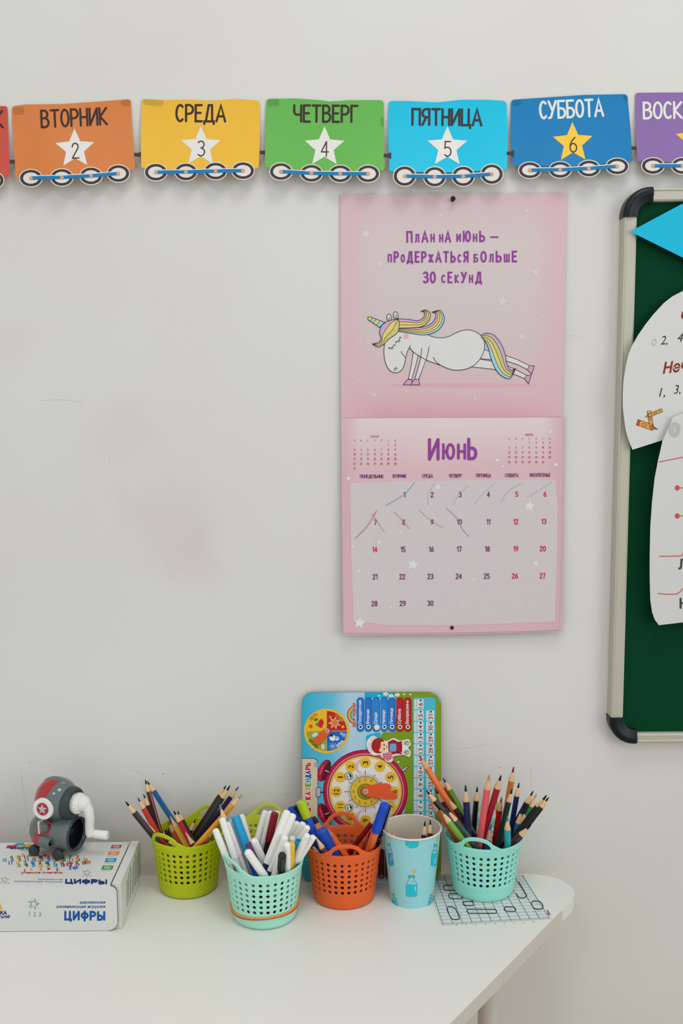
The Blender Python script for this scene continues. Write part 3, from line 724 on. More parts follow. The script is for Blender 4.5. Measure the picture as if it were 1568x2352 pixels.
# push pin
pp = on_y(1040, 456, WY - 0.010)
pin = thing('push_pin', 'small black push pin at the top of the pink calendar', 'pin', pp)
bm = lathe([(0, -0.0018), (.0030, -0.0012), (.0034, 0), (.0030, .0010), (.0018, .0016), (.0016, .0044), (.0024, .0052), (.0024, .0058)], 16, (0, 0, 0), (0, 1, -0.15))
obj('pin_head', bm, M((22, 22, 24), 0.18, 0.02), pin)
obj('needle', lathe([(.0005, .005), (.0005, .012)], 8, (0, 0, 0), (0, 1, -0.15)), M((170, 170, 172), .25, metal=1.0), pin)

# ================================================================== CHALKBOARD
BY = WY - 0.020
L0 = on_y(1427.5, 700, BY); xL = L0.x; zT = on_y(1500, 431, BY).z; zB = on_y(1460, 1707, BY).z
board = thing('chalkboard', 'green chalkboard with an aluminium frame and black plastic corners at the right', 'board', (xL, WY, zB))
RW = 0.0178; XR = xL + 1.0
al = M((190, 186, 172), 0.42, 0.03, 40, 0.5, 0.25)
obj('writing_surface', local(box_bm((xL + XR) / 2, WY - 0.0075, (zT + zB) / 2, XR - xL - 0.02, 0.011, zT - zB - 0.02), board), M((2, 60, 34), 0.75, 0.10, 12, 0.15), board, smooth=False)
def rail(a, b, w, side):
    """channel rail with a raised lip, from a to b in the x-z plane"""
    a, b = Vector(a), Vector(b); t = (b - a).normalized(); n = side
    prof = [(0, 0.0195), (0, 0.004), (0.001, 0.0), (0.0030, -0.0008), (0.0042, 0.0004), (0.0052, 0.0004), (w - .003, 0.0), (w - .0008, 0.0012), (w, 0.003), (w, 0.0195)]
    bm = bmesh.new(); r = []
    for p in (a, b): r.append([bm.verts.new((p.x + n[0] * u, BY + v, p.y + n[1] * u)) for u, v in prof])
    for k in range(len(prof)): bm.faces.new((r[0][k], r[0][(k + 1) % len(prof)], r[1][(k + 1) % len(prof)], r[1][k]))
    bm.faces.new(r[0]); bm.faces.new(r[1][::-1]); return bm
CR = 0.036
obj('frame_rail', local(rail((xL, zB + CR), (xL, zT - CR), RW, (1, 0)), board), al, board, sharp=25)
obj('frame_rail', local(rail((xL + CR, zT), (XR, zT), RW, (0, -1)), board), al, board, sharp=25)
obj('frame_rail', local(rail((xL + CR, zB), (XR, zB), RW * .8, (0, 1)), board), al, board, sharp=25)
obj('frame_rail', local(rail((XR, zB + .002), (XR, zT - .002), RW, (-1, 0)), board), al, board, sharp=25)
rub = M((12, 22, 28), 0.36, 0.05, 60, 0.5)
for cx, cz, sg in ((xL, zT, -1), (xL, zB, 1)):
    bm = bmesh.new(); ow = 0.0012; R0 = CR * 0.95; rings = []
    path = []
    for k in range(13):
        th = PI / 2 * k / 12
        path.append((R0 - R0 * math.cos(th), R0 - R0 * math.sin(th), math.cos(th), math.sin(th)))
    full = [(0, CR + .0015, 1, 0)] + path + [(CR + .0015, 0, 0, 1)]
    W = RW + .0015
    prof = [(-ow, .0195), (-ow, .001), (0.0018, -0.0022), (0.0050, -0.0030), (0.0085, -0.0030), (.0105, -.0014), (W - .0028, -0.0012), (W, 0.0008), (W, .0195)]
    for (dx, dz, nx, nz) in full:
        ring = []
        for u, v in prof:
            x = dx + nx * u; z = dz + nz * u
            if u > R0 * .9: pass
            ring.append(bm.verts.new((cx + x, BY + v, cz + sg * z)))
        rings.append(ring)
    for a, b in zip(rings, rings[1:]):
        for k in range(len(prof)): bm.faces.new((a[k], a[(k + 1) % len(prof)], b[(k + 1) % len(prof)], b[k]))
    bm.faces.new(rings[0]); bm.faces.new(rings[-1][::-1])
    obj('corner_cap', local(bm, board), rub, board, sharp=40)

# papers held on the board
def board_sheet(name, label, cat, outline, mat, bend, split=(14, 14)):
    xs = [p[0] for p in outline]; ys = [p[1] for p in outline]
    pr = wall_proj(bend); p = pr((min(xs) + max(xs)) / 2, (min(ys) + max(ys)) / 2)
    t = thing(name, label, cat, (p.x, p.y, p.z))
    Flat(pr).poly(outline, mat, 0, .0004).build('sheet', t, split); return t, pr
base = 0.0215
x_tip = on_y(1450, 531, WY - .022).x
board_sheet('paper_triangle', 'bright cyan paper arrow shape pinned high on the green chalkboard', 'paper', [(1450, 530), (1568, 467), (1700, 399), (1700, 657), (1568, 592), (1451, 534)],
            M((18, 182, 216), 0.5, 0.03, 30), lambda x, z: base + 0.004)
def b1(x, z): return base + 0.003 + 0.012 * max(0, (x_tip + 0.06 - x) / 0.07) ** 1.5 * 0.5
pout = [(1760, 640), (1640, 640), (1568, 668), (1543, 681), (1524, 696), (1500, 722), (1481, 746), (1464, 771), (1451, 794), (1442.6, 814.6), (1436, 844), (1431, 877), (1429.5, 910), (1430, 937), (1433, 964), (1436, 986), (1442.6, 1010), (1452, 1033), (1523, 1010.5), (1568, 996), (1760, 930)]
t, pr = board_sheet('round_cut_sheet', 'white round-cut paper with numbers and drawn crayons on the green chalkboard', 'paper', pout, M((212, 211, 208), 0.55, 0.02, 30), b1)
f = Flat(pr); INK = ink((52, 50, 50)); RB = ink((140, 54, 46))
f.font('0', 1502, 786, 17, None, ink((186, 184, 180)), .0002, -3, 0, .25)
f.font('2,', 1524, 781, 20, 16, INK, .0002, -4, 0.0, .35); f.font('4,', 1563, 775, 20, 16, INK, .0002, -4, 0, .35); f.font('6,  8', 1615, 768, 20, None, INK, .0002, -4, 0, .35)
f.font('1,', 1519, 901, 20, 14, INK, .0002, -6, 0, .35); f.font('3,', 1554, 894, 20, 15, INK, .0002, -6, 0, .35); f.font('5,  7', 1605, 886, 20, None, INK, .0002, -6, 0, .35)
f.font('Нечётные', 1520, 846, 24, 150, RB, .0002, -7, 0.028, .35, 'L'); f.font('Чётные', 1564, 730, 24, 110, RB, .0002, -7, 0.028, .35, 'L')
f.build('lettering', t, (14, 14))
D = lambda x, y: (1380 + x / 3.675, 420 + y / 3.675)
f = Flat(pr, D); OR = ink((226, 158, 78)); OK_ = ink((60, 44, 36)); YG = ink((190, 188, 70)); RR = ink((190, 84, 52))
def crayon(ax, ay, bx, by, w, capc):
    d = Vector((bx - ax, by - ay)); L = d.length; d.normalize(); n = Vector((-d.y, d.x))
    q = lambda s_, o_: (ax + d.x * s_ + n.x * o_, ay + d.y * s_ + n.y * o_)
    B = [q(0, -w), q(L, -w), q(L, w), q(0, w)]
    f.poly(B, OR, .0002); f.poly([q(0, -w), q(L * .16, -w), q(L * .16, w), q(0, w)], capc, .0003)
    tip = [q(L, -w), q(L + w * .5, -w * .55), q(L + w * 2.4, 0), q(L + w * .5, w * .55), q(L, w)]
    f.poly(tip, capc, .0002)
    for s_ in (B, tip): f.stroke(s_, .9, OK_, .0004, True)
    f.stroke([q(L * .16, -w), q(L * .16, w)], .9, OK_, .0004); f.stroke(ell(*q(L * .5, 0), w * .9, w * .45, 12, rot=math.degrees(math.atan2(d.y, d.x))), .8, OK_, .0004, True)
crayon(515, 1918, 400, 1965, 14, OR); crayon(405, 1925, 425, 2055, 17, YG); crayon(305, 2020, 425, 2062, 24, RR)
f.build('crayon_drawing', t, (14, 14))
def b2(x, z): return base + 0.008 + 0.010 * max(0, (x_tip + 0.085 - x) / 0.06) ** 1.4 * 0.6
pout = [(1760, 925), (1580, 945), (1545, 958), (1538, 976), (1521, 1012), (1511, 1056), (1503, 1097), (1497, 1151), (1493, 1209), (1491.5, 1277), (1491.5, 1328), (1493, 1379), (1497, 1406), (1503, 1423), (1512.6, 1436), (1568, 1429.5), (1760, 1418)]
t, pr = board_sheet('curled_sheet', 'white curling sheet with red ruled lines, lowest paper on the chalkboard', 'paper', pout, M((208, 206, 204), 0.55, 0.02, 30), b2)
f = Flat(pr); RL = ink((196, 94, 80)); RO = ink((206, 84, 58)); DG = ink((66, 64, 66))
f.stroke([(1514, 1061), (1568, 1050), (1740, 1040)], 2.2, RL, .0002)
f.stroke([(1514, 1278), (1563.6, 1277), (1575, 1262), (1600, 1262), (1610, 1276), (1740, 1273)], 2.2, RL, .0002)
f.stroke(catmull([(1511, 1363), (1533, 1365), (1556, 1363), (1570, 1350), (1590, 1340), (1620, 1362), (1740, 1360)], 5), 2.2, RL, .0002)
for y in (1120.7, 1185): f.poly(ell(1555, y, 5.6, 6.2, 16), RO, .0003); f.stroke([(1555, y), (1740, y - 2)], 2.2, RL, .0002)
f.font('Л', 1568, 1296, 22, None, DG, .0002, 0, .03); f.font('ИНИЯ', 1618, 1294, 22, None, DG, .0002, 0, .03)
f.font('Н', 1570, 1386, 22, None, DG, .0002, 0, .03)
f.build('ruled_lines', t, (14, 14))
f = Flat(pr); f.poly(ell(1549, 987, 13, 18, 24, rot=12), ink((186, 182, 176)), .0002); f.stroke([(1551, 982), (1547, 987), (1551, 992)], 1.5, ink((224, 222, 220)), .0003); f.build('round_print', t, (14, 14))

# ================================================================== LEARNING CLOCK BOARD
K = lambda x, y: (680 + x / 4.48, 1570 + y / 4.48)
bl = on_z(*K(715, 2055)); tw = on_y(852, 1590, WY - 0.007)
P0 = Vector((0, -0.0215, TZ)); top = Vector((0, WY - 0.007, tw.z)); slope = (top - P0).normalized()
Nn = Vector((0, -slope.z, slope.y))
kp = plane_proj(P0, Nn)
clock = thing('learning_clock_board', 'wooden learning clock and calendar board, stood on its side behind the cups', 'toy clock', tuple(kp(850, 2025)))
f = Flat(kp, K)
outl = rrect(58, 88, 1490, 2050, 118, 8)
f.poly(outl, M((116, 84, 62), 0.6, .05), 0.0, 0.004).build('panel', clock)
skym = gradient_mat('sky_print', [(0.0, (24, 160, 192)), (0.30, (90, 180, 205)), (0.45, (170, 198, 212)), (0.7, (150, 196, 212)), (1, (120, 190, 210))], 0, -0.10, 0.06)
f = Flat(kp, K)
GRN = ink((120, 146, 30)); BLK = ink((40, 32, 34)); GOLD = ink((226, 178, 44)); CRI = ink((176, 24, 56)); RED = ink((176, 32, 34))
f.poly(rrect(61, 91, 1487, 2046, 114, 8), skym, .0001)
f.poly([(705, 91), (1010, 91), (1040, 120), (960, 150), (860, 150), (780, 150), (740, 190), (700, 150)], ink((22, 164, 200)), .0002)
f.poly([(1000, 91), (1376, 91), (1450, 125), (1487, 205), (1487, 1930), (1450, 2010), (1376, 2046), (1000, 2046), (1100, 1420), (1150, 1100), (1090, 880), (980, 760), (900, 640), (850, 560), (900, 500), (1000, 500), (1030, 330), (1030, 180)], GRN, .0002)
f.poly([(720, 540), (760, 520), (870, 505), (860, 560), (900, 660), (960, 760), (800, 700), (720, 690)], ink((30, 168, 204)), .0003)
for x, y in ((920, 100), (975, 120), (1040, 108), (1110, 102), (1175, 104), (1050, 800), (850, 118)):
    r = 22 if 900 < x < 1060 and y < 130 else 10
    for a in range(5): f.poly(ell(x + r * .8 * math.cos(a * 1.257), y + 8 + r * .55 * math.sin(a * 1.257), r * .5, r * .4, 8), ink((232, 228, 206)), .0004)
    f.poly(ell(x, y + 8, r * .4, r * .35, 8), ink((220, 190, 70)), .0005)
f.build('sky_and_meadow_print', clock)
# title strip
f = Flat(kp, K)
f.poly(round_poly([(61, 770), (190, 772), (222, 810), (222, 1500), (60, 1500)], [0, 20, 30, 0, 0]), ink((206, 186, 160)), .0003)
f.stroke([(61, 770), (190, 772), (215, 790), (222, 820), (222, 1500)], 1.1, BLK, .0004)
for ch, y, c in zip('ЧАСЫ-КАЛЕНДАРЬ', (1440, 1394, 1346, 1298, 1238, 1178, 1132, 1083, 1040, 995, 955, 915, 872, 832), ((190, 32, 40), (190, 32, 40), (190, 32, 40), (190, 32, 40), (150, 40, 40), (186, 30, 40), (190, 60, 34), (220, 160, 40), (70, 150, 70), (40, 150, 180), (40, 90, 170), (70, 70, 150), (186, 40, 50), (186, 34, 44))):
    f.write(ch, 122, y, 46, 24 if ch != '-' else 16, 6.0, ink((228, 216, 204)), .0004, -90); f.write(ch, 122, y, 46, 24 if ch != '-' else 16, 3.2, ink(c), .0005, -90)
f.build('title_print', clock)
# season wheel
f = Flat(kp, K); cx, cy = 313, 488
f.poly(ell(cx, cy, 233, 230, 40), GOLD, .0003)
for a0, c in ((180, (228, 176, 36)), (270, (180, 40, 34)), (0, (30, 96, 186)), (90, (150, 160, 50))):
    f.poly([(cx, cy)] + ell(cx, cy, 208, 206, 12, a0, a0 + 90), ink(c), .0004)
f.stroke([(cx - 208, cy), (cx + 208, cy)], 1.2, GOLD, .0005); f.stroke([(cx, cy - 206), (cx, cy + 206)], 1.2, GOLD, .0005)
f.font('ЛЕТО', 178, 345, 30, 96, ink((170, 96, 20)), .0006, -42, .03); f.font('ОСЕНЬ', 445, 352, 30, 110, ink((226, 150, 60)), .0006, 46, .03)
f.font('ЗИМА', 450, 618, 30, 96, ink((222, 228, 236)), .0006, -42, .03); f.font('ВЕСНА', 180, 620, 30, 120, ink((70, 90, 20)), .0006, 46, .03)
f.poly([(262, 360), (285, 400), (262, 460), (225, 440), (232, 385)], ink((190, 36, 36)), .0006)
for a in range(5): f.poly(ell(222 + 22 * math.cos(a), 400 + 36 * math.sin(a * 1.3), 20, 12, 8, rot=a * 50), ink((90, 140, 50)), .0005)
f.poly(star(150, 440, 26, .55, 0, 9), ink((204, 84, 34)), .0006); f.poly(star(395, 405, 66, .5, 10, 7), ink((228, 216, 200)), .0005); f.poly(star(395, 405, 54, .5, 10, 7), ink((214, 120, 40)), .0006)
f.poly(ell(352, 345, 18, 14, 8, rot=30), ink((210, 130, 50)), .0006); f.poly(ell(480, 445, 16, 16, 8), ink((210, 170, 60)), .0006)
for q in ((375, 645, 44), (492, 530, 24), (465, 515, 14)):
    for a in range(4): f.stroke([(q[0] - q[2] * math.cos(a * .785), q[1] - q[2] * math.sin(a * .785)), (q[0] + q[2] * math.cos(a * .785), q[1] + q[2] * math.sin(a * .785))], 1.2, ink((160, 205, 235)), .0006)
f.poly(ell(375, 560, 34, 30, 12), ink((224, 228, 232)), .0006); f.poly(ell(418, 565, 24, 22, 12), ink((224, 228, 232)), .0007); f.poly([(395, 535), (450, 560), (400, 575)], ink((150, 165, 200)), .0008); f.poly([(350, 520), (380, 530), (375, 550), (345, 540)], BLK, .0008)
f.poly(ell(195, 528, 34, 22, 10, rot=-20), ink((190, 210, 220)), .0006); f.poly(ell(275, 650, 20, 30, 10), ink((200, 200, 210)), .0006)
f.build('season_wheel', clock)
f = Flat(kp, K)
f.poly(round_poly([(338, 460), (350, 510), (232, 630), (185, 618), (182, 570), (300, 462)], 16, 4), M((222, 82, 36), .4), .0024, .0012)
f.build('season_pointer', clock)
f = Flat(kp, K); f.poly(ell(317, 486, 22, 22, 16), M((206, 196, 176), .3, metal=.3), .0032, .001); f.poly(ell(317, 486, 12, 12, 12), BLK, .0033); f.poly(ell(317, 486, 7, 7, 10), ink((180, 170, 150)), .0034); f.build('rivet', clock)
# rainbow and heading
f = Flat(kp, K)
for k, c in enumerate(((200, 50, 34), (226, 150, 40), (222, 196, 60), (110, 160, 60), (60, 140, 190))):
    f.stroke(ell(612, 322, 84 - k * 9, 92 - k * 10, 16, 95, 265), 2.3, ink(c), .0004)
f.font('ДЕНЬ НЕДЕЛИ', 596, 325, 30, 252, ink((228, 214, 206)), .0005, -90, .06); f.font('ДЕНЬ НЕДЕЛИ', 596, 325, 28, 248, RED, .0006, -90, .03)
f.build('weekday_heading', clock)
for i, (x, t) in enumerate(((660, 'Понедельник'), (742, 'Вторник'), (822, 'Среда'), (905, 'Четверг'), (985, 'Пятница'), (1067, 'Суббота'), (1147, 'Воскресенье'))):
    f = Flat(kp, K); dkc, c = ((18, 72, 150), (36, 112, 196)) if i < 5 else ((120, 16, 22), (184, 34, 36))
    if i in (2, 3): c = (40, 128, 206)
    f.poly(rrect(x - 38, 142, x + 38, 497, 36, 6), ink(dkc), .0004); f.poly(rrect(x - 35, 148, x + 31, 492, 32, 6), ink(c), .0005)
    wtx = {'Понедельник': 248, 'Вторник': 152, 'Среда': 114, 'Четверг': 146, 'Пятница': 160, 'Суббота': 152, 'Воскресенье': 238}[t]
    f.font(t, x - 6, 414 - wtx / 2, 29, wtx, ink((226, 230, 234)), .0006, -90, .02)
    if i != 2:
        f.poly(ell(x + 2, 446, 23, 23, 14), ink((222, 214, 200)), .0006); f.poly(ell(x + 2, 446, 12, 12, 12), BLK, .0007)
    f.build('day_tab', clock)
pegc = kp(*K(828, 448)); bm = lathe([(.0040, -.003), (.0040, .0035), (.0034, .0046), (0, .0050)], 20, pegc, tuple(Nn))
obj('peg', local(bm, clock), M((224, 220, 212), .35), clock)
# day-of-month rulers
f = Flat(kp, K)
f.poly(rrect(1200, 140, 1436, 1960, 32, 5), ink((74, 160, 176)), .0003); f.poly(rrect(1204, 145, 1432, 1955, 28, 5), ink((70, 178, 196)), .0004)
for i in range(16):
    y = 222 + i * 116.2 - 10
    cells = [(1213, 1310, 16 - i)] + ([(1337, 1420, 32 - i)] if i > 0 else [])
    for x0, x1, n in cells:
        f.poly(rrect(x0, y - 52, x1, y + 54, 6, 2), ink((206, 214, 214)), .0005)
        f.poly([(x0 + 26, y - 52), (x0 + 30, y - 52), (x0 + 30, y + 54), (x0 + 26, y + 54)], ink((150, 190, 196)), .0006)
        for q in range(5): f.stroke([(x0 + 10, y - 44 + q * 21), (x0 + 36, y - 44 + q * 21)], .7, ink((120, 150, 156)), .0006)
        tx = (x0 + x1) / 2 + (17 if x0 < 1300 else 5)
        f.font(str(n), tx, y + 14, 40, 30 if n < 10 else {11: 40, 31: 50, 21: 50}.get(n, 58), ink((172, 34, 44)), .0007, -90, .012)
        f.poly(ell(tx + 2, y - 38, 10, 10, 10), BLK, .0007)
f.build('date_rulers', clock)
# clock face
f = Flat(kp, K); cx, cy = 712, 1112; Rr = 1.0
for rx, c, h in ((436, (118, 14, 44), .0003), (428, (182, 22, 62), .0004), (398, (206, 120, 150), .0005), (384, (140, 22, 60), .00058), (374, (224, 182, 70), .00066), (356, (232, 206, 120), .00074), (346, (222, 216, 208), .00082)):
    f.poly(ell(cx, cy, rx, rx * .99, 64), ink(c), h)
for (x, y) in ((665, 850), (672, 1372)):
    f.poly(ell(x, y, 56, 74, 20, rot=15), ink((196, 176, 196)), .0009); f.poly(ell(x + 16, y + 2, 46, 62, 20, rot=15), ink((226, 214, 218)), .00096)
for n in range(1, 13):
    a = math.radians(180 + n * 30); x, y = cx + 298 * math.cos(a), cy + 296 * math.sin(a)
    f.poly(ell(x, y, 56, 54, 20), GOLD, .00104); f.font(str(n), x, y, 52, {1: 15, 10: 60, 11: 40, 12: 56}.get(n, 36), BLK, .00112, -90, .012)
for k in range(60):
    a = math.radians(k * 6); r1 = 200 if k % 5 else (200 if k % 15 else 216)
    if k % 5 == 0: r1 += 0
    f.stroke([(cx + 160 * math.cos(a), cy + 160 * math.sin(a)), (cx + (r1 if k % 5 == 0 else 186) * math.cos(a), cy + (r1 if k % 5 == 0 else 186) * math.sin(a))], 1.4 if k % 5 == 0 else .7, ink((40, 46, 100)), .00104, caps=False)
f.poly(ell(cx, cy, 158, 158, 40), ink((44, 60, 60)), .00108); f.poly(ell(cx, cy, 153, 153, 40), ink((222, 180, 50)), .00114)
for n in range(1, 13):
    a = math.radians(180 + n * 30); f.font(str(n * 5), cx + 124 * math.cos(a), cy + 124 * math.sin(a), 22, 30 if n > 1 else 14, ink((50, 60, 50)), .0012, -90, .0)
f.poly(ell(cx, cy, 82, 82, 30), ink((50, 52, 34)), .00122); f.poly(ell(cx, cy, 76, 76, 30), ink((150, 156, 40)), .0013); f.poly(ell(cx, cy, 56, 56, 26), ink((50, 40, 34)), .00136); f.poly(ell(cx, cy, 51, 51, 26), ink((170, 150, 60)), .00142)
for x, y in ((541, 952), (545, 1277)):
    f.poly(ell(x, y, 44, 42, 20), ink((36, 60, 40)), .0012); f.poly(ell(x, y, 38, 36, 20), ink((206, 214, 190)), .00128); f.poly(ell(x + 4, y, 26, 26, 16), BLK, .00136); f.poly(ell(x - 4, y - 12 + 4, 13, 11, 12), ink((200, 220, 190)), .00144); f.poly(ell(x + 2, y + 12, 13, 10, 12), ink((222, 226, 214)), .00144)
f.build('clock_face', clock)
for s_, yy in ((1, 895), (-1, 1345)):
    f = Flat(kp, K); rt_ = 22 * s_
    f.poly(ell(288, yy, 60, 118, 24, rot=rt_), BLK, .0004); f.poly(ell(285, yy, 54, 111, 24, rot=rt_), CRI, .0005); f.poly(ell(308, yy + 4 * s_, 30, 104, 20, rot=rt_), ink((86, 20, 34)), .00056); f.poly(ell(262, yy - 10, 12, 56, 14, rot=rt_), ink((206, 60, 90)), .0006)
    f.stroke([(300, yy), (335, yy + 14 * s_)], 2.2, ink((190, 184, 186)), .00066); f.poly(rrect(182, yy - 62 * s_ - 20, 226, yy - 62 * s_ + 24, 16, 4), ink((160, 156, 164)), .0006)
    f.build('alarm_bell', clock)
f = Flat(kp, K)
f.poly(rrect(202, 1066, 252, 1172, 20, 5), BLK, .0004); f.poly(rrect(207, 1071, 248, 1166, 18, 5), ink((176, 172, 186)), .0005); f.stroke([(252, 1120), (284, 1120)], 2.6, BLK, .0004)
f.build('alarm_button', clock)
f = Flat(kp, K)
f.poly([(1075, 890), (1140, 845), (1155, 860), (1105, 912)], BLK, .0006); f.poly([(1083, 890), (1140, 850), (1148, 862), (1104, 904)], ink((184, 182, 192)), .0007)
f.build('clock_foot', clock)
for nm, pts, h in (('hour_hand', [(668, 1110), (690, 1062), (860, 1028), (950, 1026), (978, 1052), (975, 1090), (860, 1110), (720, 1150), (680, 1140)], .0036), ('minute_hand', [(690, 1062), (860, 1080), (1010, 1118), (1050, 1160), (1030, 1190), (960, 1195), (840, 1180), (720, 1160), (676, 1130)], .0050)):
    f = Flat(kp, K); f.poly(round_poly(pts, 22, 4), M((224, 88, 42), .38), h, .0011); f.build(nm, clock)
f = Flat(kp, K); f.poly(ell(715, 1112, 26, 26, 18), M((216, 196, 178), .3, metal=.3), .0058, .001); f.poly(ell(715, 1112, 14, 14, 12), ink((80, 60, 50)), .0059); f.poly(ell(715, 1112, 8, 8, 10), ink((200, 190, 170)), .006); f.build('rivet', clock)
# little girl print, lying with the board
f = Flat(kp, K); W2 = ink((230, 222, 210)); HR = ink((162, 40, 30)); SK = ink((236, 196, 160)); DR = ink((160, 24, 44)); SH = ink((70, 160, 200))
sil = catmull([(725, 650), (735, 580), (790, 535), (850, 565), (930, 590), (1000, 560), (1060, 585), (1110, 580), (1160, 575), (1180, 630), (1150, 660), (1180, 700), (1165, 755), (1110, 735), (1050, 740), (1000, 750), (990, 800), (940, 810), (890, 770), (860, 735), (800, 740), (765, 720)], 4, True)
f.poly(sil, W2, .0014); f.poly(ell(795, 572, 42, 32, 16, rot=20), ink((214, 206, 204)), .0015); f.poly(ell(762, 660, 30, 54, 14, rot=-10), ink((214, 206, 204)), .0015)
f.poly(ell(845, 640, 72, 80, 22), HR, .0016); f.poly(ell(888, 652, 58, 54, 20), SK, .0017); f.poly(ell(830, 632, 40, 72, 16, rot=8), HR, .0018)
for y in (632, 672): f.poly(ell(905, y, 7, 8, 8), BLK, .0019)
f.stroke([(928, 640), (934, 652), (928, 664)], .9, RED, .0019)
f.poly([(945, 600), (1000, 575), (1050, 600), (1090, 590), (1090, 730), (1040, 720), (980, 730), (950, 700)], DR, .0017); f.poly(rrect(960, 618, 1030, 700, 20, 4), ink((110, 160, 196)), .0018)
f.poly([(885, 720), (975, 700), (995, 765), (940, 800), (895, 770)], ink((214, 130, 140)), .0018)
for k in range(9): f.poly(ell(905 + (k % 3) * 30, 730 + (k // 3) * 22, 7, 6, 6), DR, .0019)
for y in (612, 708): f.stroke([(1085, y), (1120, y)], 4.4, SK, .0017); f.poly(ell(1140, y, 30, 24, 14), SH, .0018); f.poly(ell(1150, y + 4, 20, 15, 10), ink((214, 180, 70)), .0019)
f.build('girl_print', clock)
f = Flat(kp, K)
for i, x in enumerate((300, 372, 444, 516, 588, 660, 732, 804, 876, 948)):
    f.poly(rrect(x - 33, 1700, x + 33, 2010, 30, 5), ink((96, 18, 26)), .0004)
    f.poly(ell(x, 1985, 15, 15, 12), ink((200, 180, 170)), .0005); f.poly(ell(x, 1985, 9, 9, 10), BLK, .0006)
f.build('month_tabs', clock)

# ================================================================== PUZZLE BOX
B1 = lambda x, y: (x / 4.61, 1760 + y / 4.61)
fl = on_z(*B1(200, 1735)); fr = on_z(*B1(1265, 1745)); BX1 = on_z(325, 2012).x
yf = (fl.y + fr.y) / 2; bh = 0.0
for k in range(300):
    z = TZ + 0.03 + k * .0002
    if project(Vector((-0.35, yf, z)))[1] <= 2034: bh = z - TZ; break
BT = TZ + bh
ybk = min(on_z(240, 1933, BT).y, WY - 0.006)
XR_ = on_y(277, 2060, yf).x
XL_ = XR_ - 0.36
card = M((212, 211, 206), 0.45, 0.015, 20, 0.4); cut = M((110, 86, 66), 0.8); edge_dk = M((58, 50, 46), .8)
pbox = thing('puzzle_box', 'white cardboard box of wooden number tiles lettered ЦИФРЫ at the left', 'box', ((XL_ + XR_) / 2, (yf + ybk) / 2, TZ))
def bx(x0, y0, z0, x1, y1, z1, b=0.0006): return box_bm((x0 + x1) / 2, (y0 + y1) / 2, (z0 + z1) / 2, x1 - x0, y1 - y0, z1 - z0, b)
SWx = 0.009      # width of the double side wall
obj('tray', local(bx(XL_, yf + .003, TZ + .0002, XR_ - .004, ybk - .002, BT - .006), pbox), M((196, 190, 176), .6, .02), pbox, smooth=False)
XT0 = XR_ - 0.0135
obj('side_wall', local(bx(XR_ - .0115, yf + .004, TZ + .0002, XR_ - .0005, ybk, BT + .001, .0008), pbox), card, pbox, smooth=False)
obj('lid_panel', local(bx(XL_, yf + .001, BT - .0028, XT0, ybk - .001, BT, .0008), pbox), card, pbox, smooth=False)
# front flap with rounded lower and upper right corners
zb = TZ + .0006; zt_ = BT - .0004
pts = [(XL_, zb), *[(XR_ - .0185 + .014 * math.sin(a), zb + .014 - .014 * math.cos(a)) for a in [PI / 2 * q / 7 for q in range(8)]], *[(XR_ - .0125 + .008 * math.cos(a), zt_ - .008 + .008 * math.sin(a)) for a in [PI / 2 * q / 6 for q in range(7)]], (XL_, zt_)]
bm = bmesh.new(); fv = [bm.verts.new((x, yf - .0018, z)) for x, z in pts]; bv = [bm.verts.new((x, yf + .0012, z)) for x, z in pts]
bm.faces.new(fv); bm.faces.new(bv[::-1])
for k in range(len(pts)):
    q = bm.faces.new((fv[k], bv[k], bv[(k + 1) % len(pts)], fv[(k + 1) % len(pts)])); q.material_index = 0 if k == len(pts) - 2 else 1
obj('front_flap', local(bm, pbox), [card, cut], pbox, smooth=False)
tp = plane_proj((0, 0, BT + .0001), (0, 0, 1)); fp = plane_proj((0, yf - .0019, 0), (0, -1, 0)); sp_ = plane_proj((XR_ - .0004, 0, 0), (1, 0, 0))
NAVY = ink((34, 50, 110)); BLU = ink((28, 84, 156))
f = Flat(fp, B1)
f.font('деревянная', 980, 1440, 27, 272, BLU, .0001, 0, .02); f.font('развивающая игрушка', 858, 1485, 27, 512, BLU, .0001, 0, .02)
f.write('ЦИФРЫ', 897, 1583, 82, 412, 4.8, BLU, .0001, .4, .30)
f.build('front_print', pbox); f = Flat(fp, B1); f.font('КА', 38, 1552, 36, 74, NAVY, .0001, 0, .05); f.font('ГАЗИЙ', 50, 1597, 26, 108, NAVY, .0001, 0, .05)
f.poly([(-60, 1420), (0, 1440), (22, 1520), (-60, 1526)], ink((226, 168, 44)), .0001)
f.build('logo_print', pbox)
f = Flat(fp, B1); PL = ink((120, 118, 120))
f.stroke([(x, y) for x, y in star(355, 1458, 56, .45, 12)], .8, PL, .0001, True)
f.stroke(star(360, 1462, 48, .5, 20), .6, PL, .0001, True)
for a in range(9): f.stroke([(358 + 54 * math.cos(a * .7), 1458 + 54 * math.sin(a * .7)), (358 + 66 * math.cos(a * .7), 1458 + 66 * math.sin(a * .7))], .7, PL, .0001)
f.font('1 2 3', 372, 1566, 44, 125, PL, .0001, 5, -.008)
f.build('star_drawing', pbox)
f = Flat(tp, B1)
f.write('ЦИФРЫ', 912, 1220, 38, 425, 4.0, NAVY, .0001, 1.0, .22); f.font('деревянная', 535, 1195, 12, 268, BLU, .0001, 1, .0, -.3); f.font('развивающая игрушка', 405, 1218, 14, 510, BLU, .0001, .5, .0, -.3)
f.poly([(60, 866), (80, 836), (190, 838), (160, 868)], ink((200, 50, 44)), .0001); f.poly([(130, 840), (190, 808), (250, 812), (270, 840)], ink((60, 160, 180)), .0001); f.poly([(230, 850), (290, 822), (420, 836), (400, 870)], ink((222, 172, 50)), .0001)
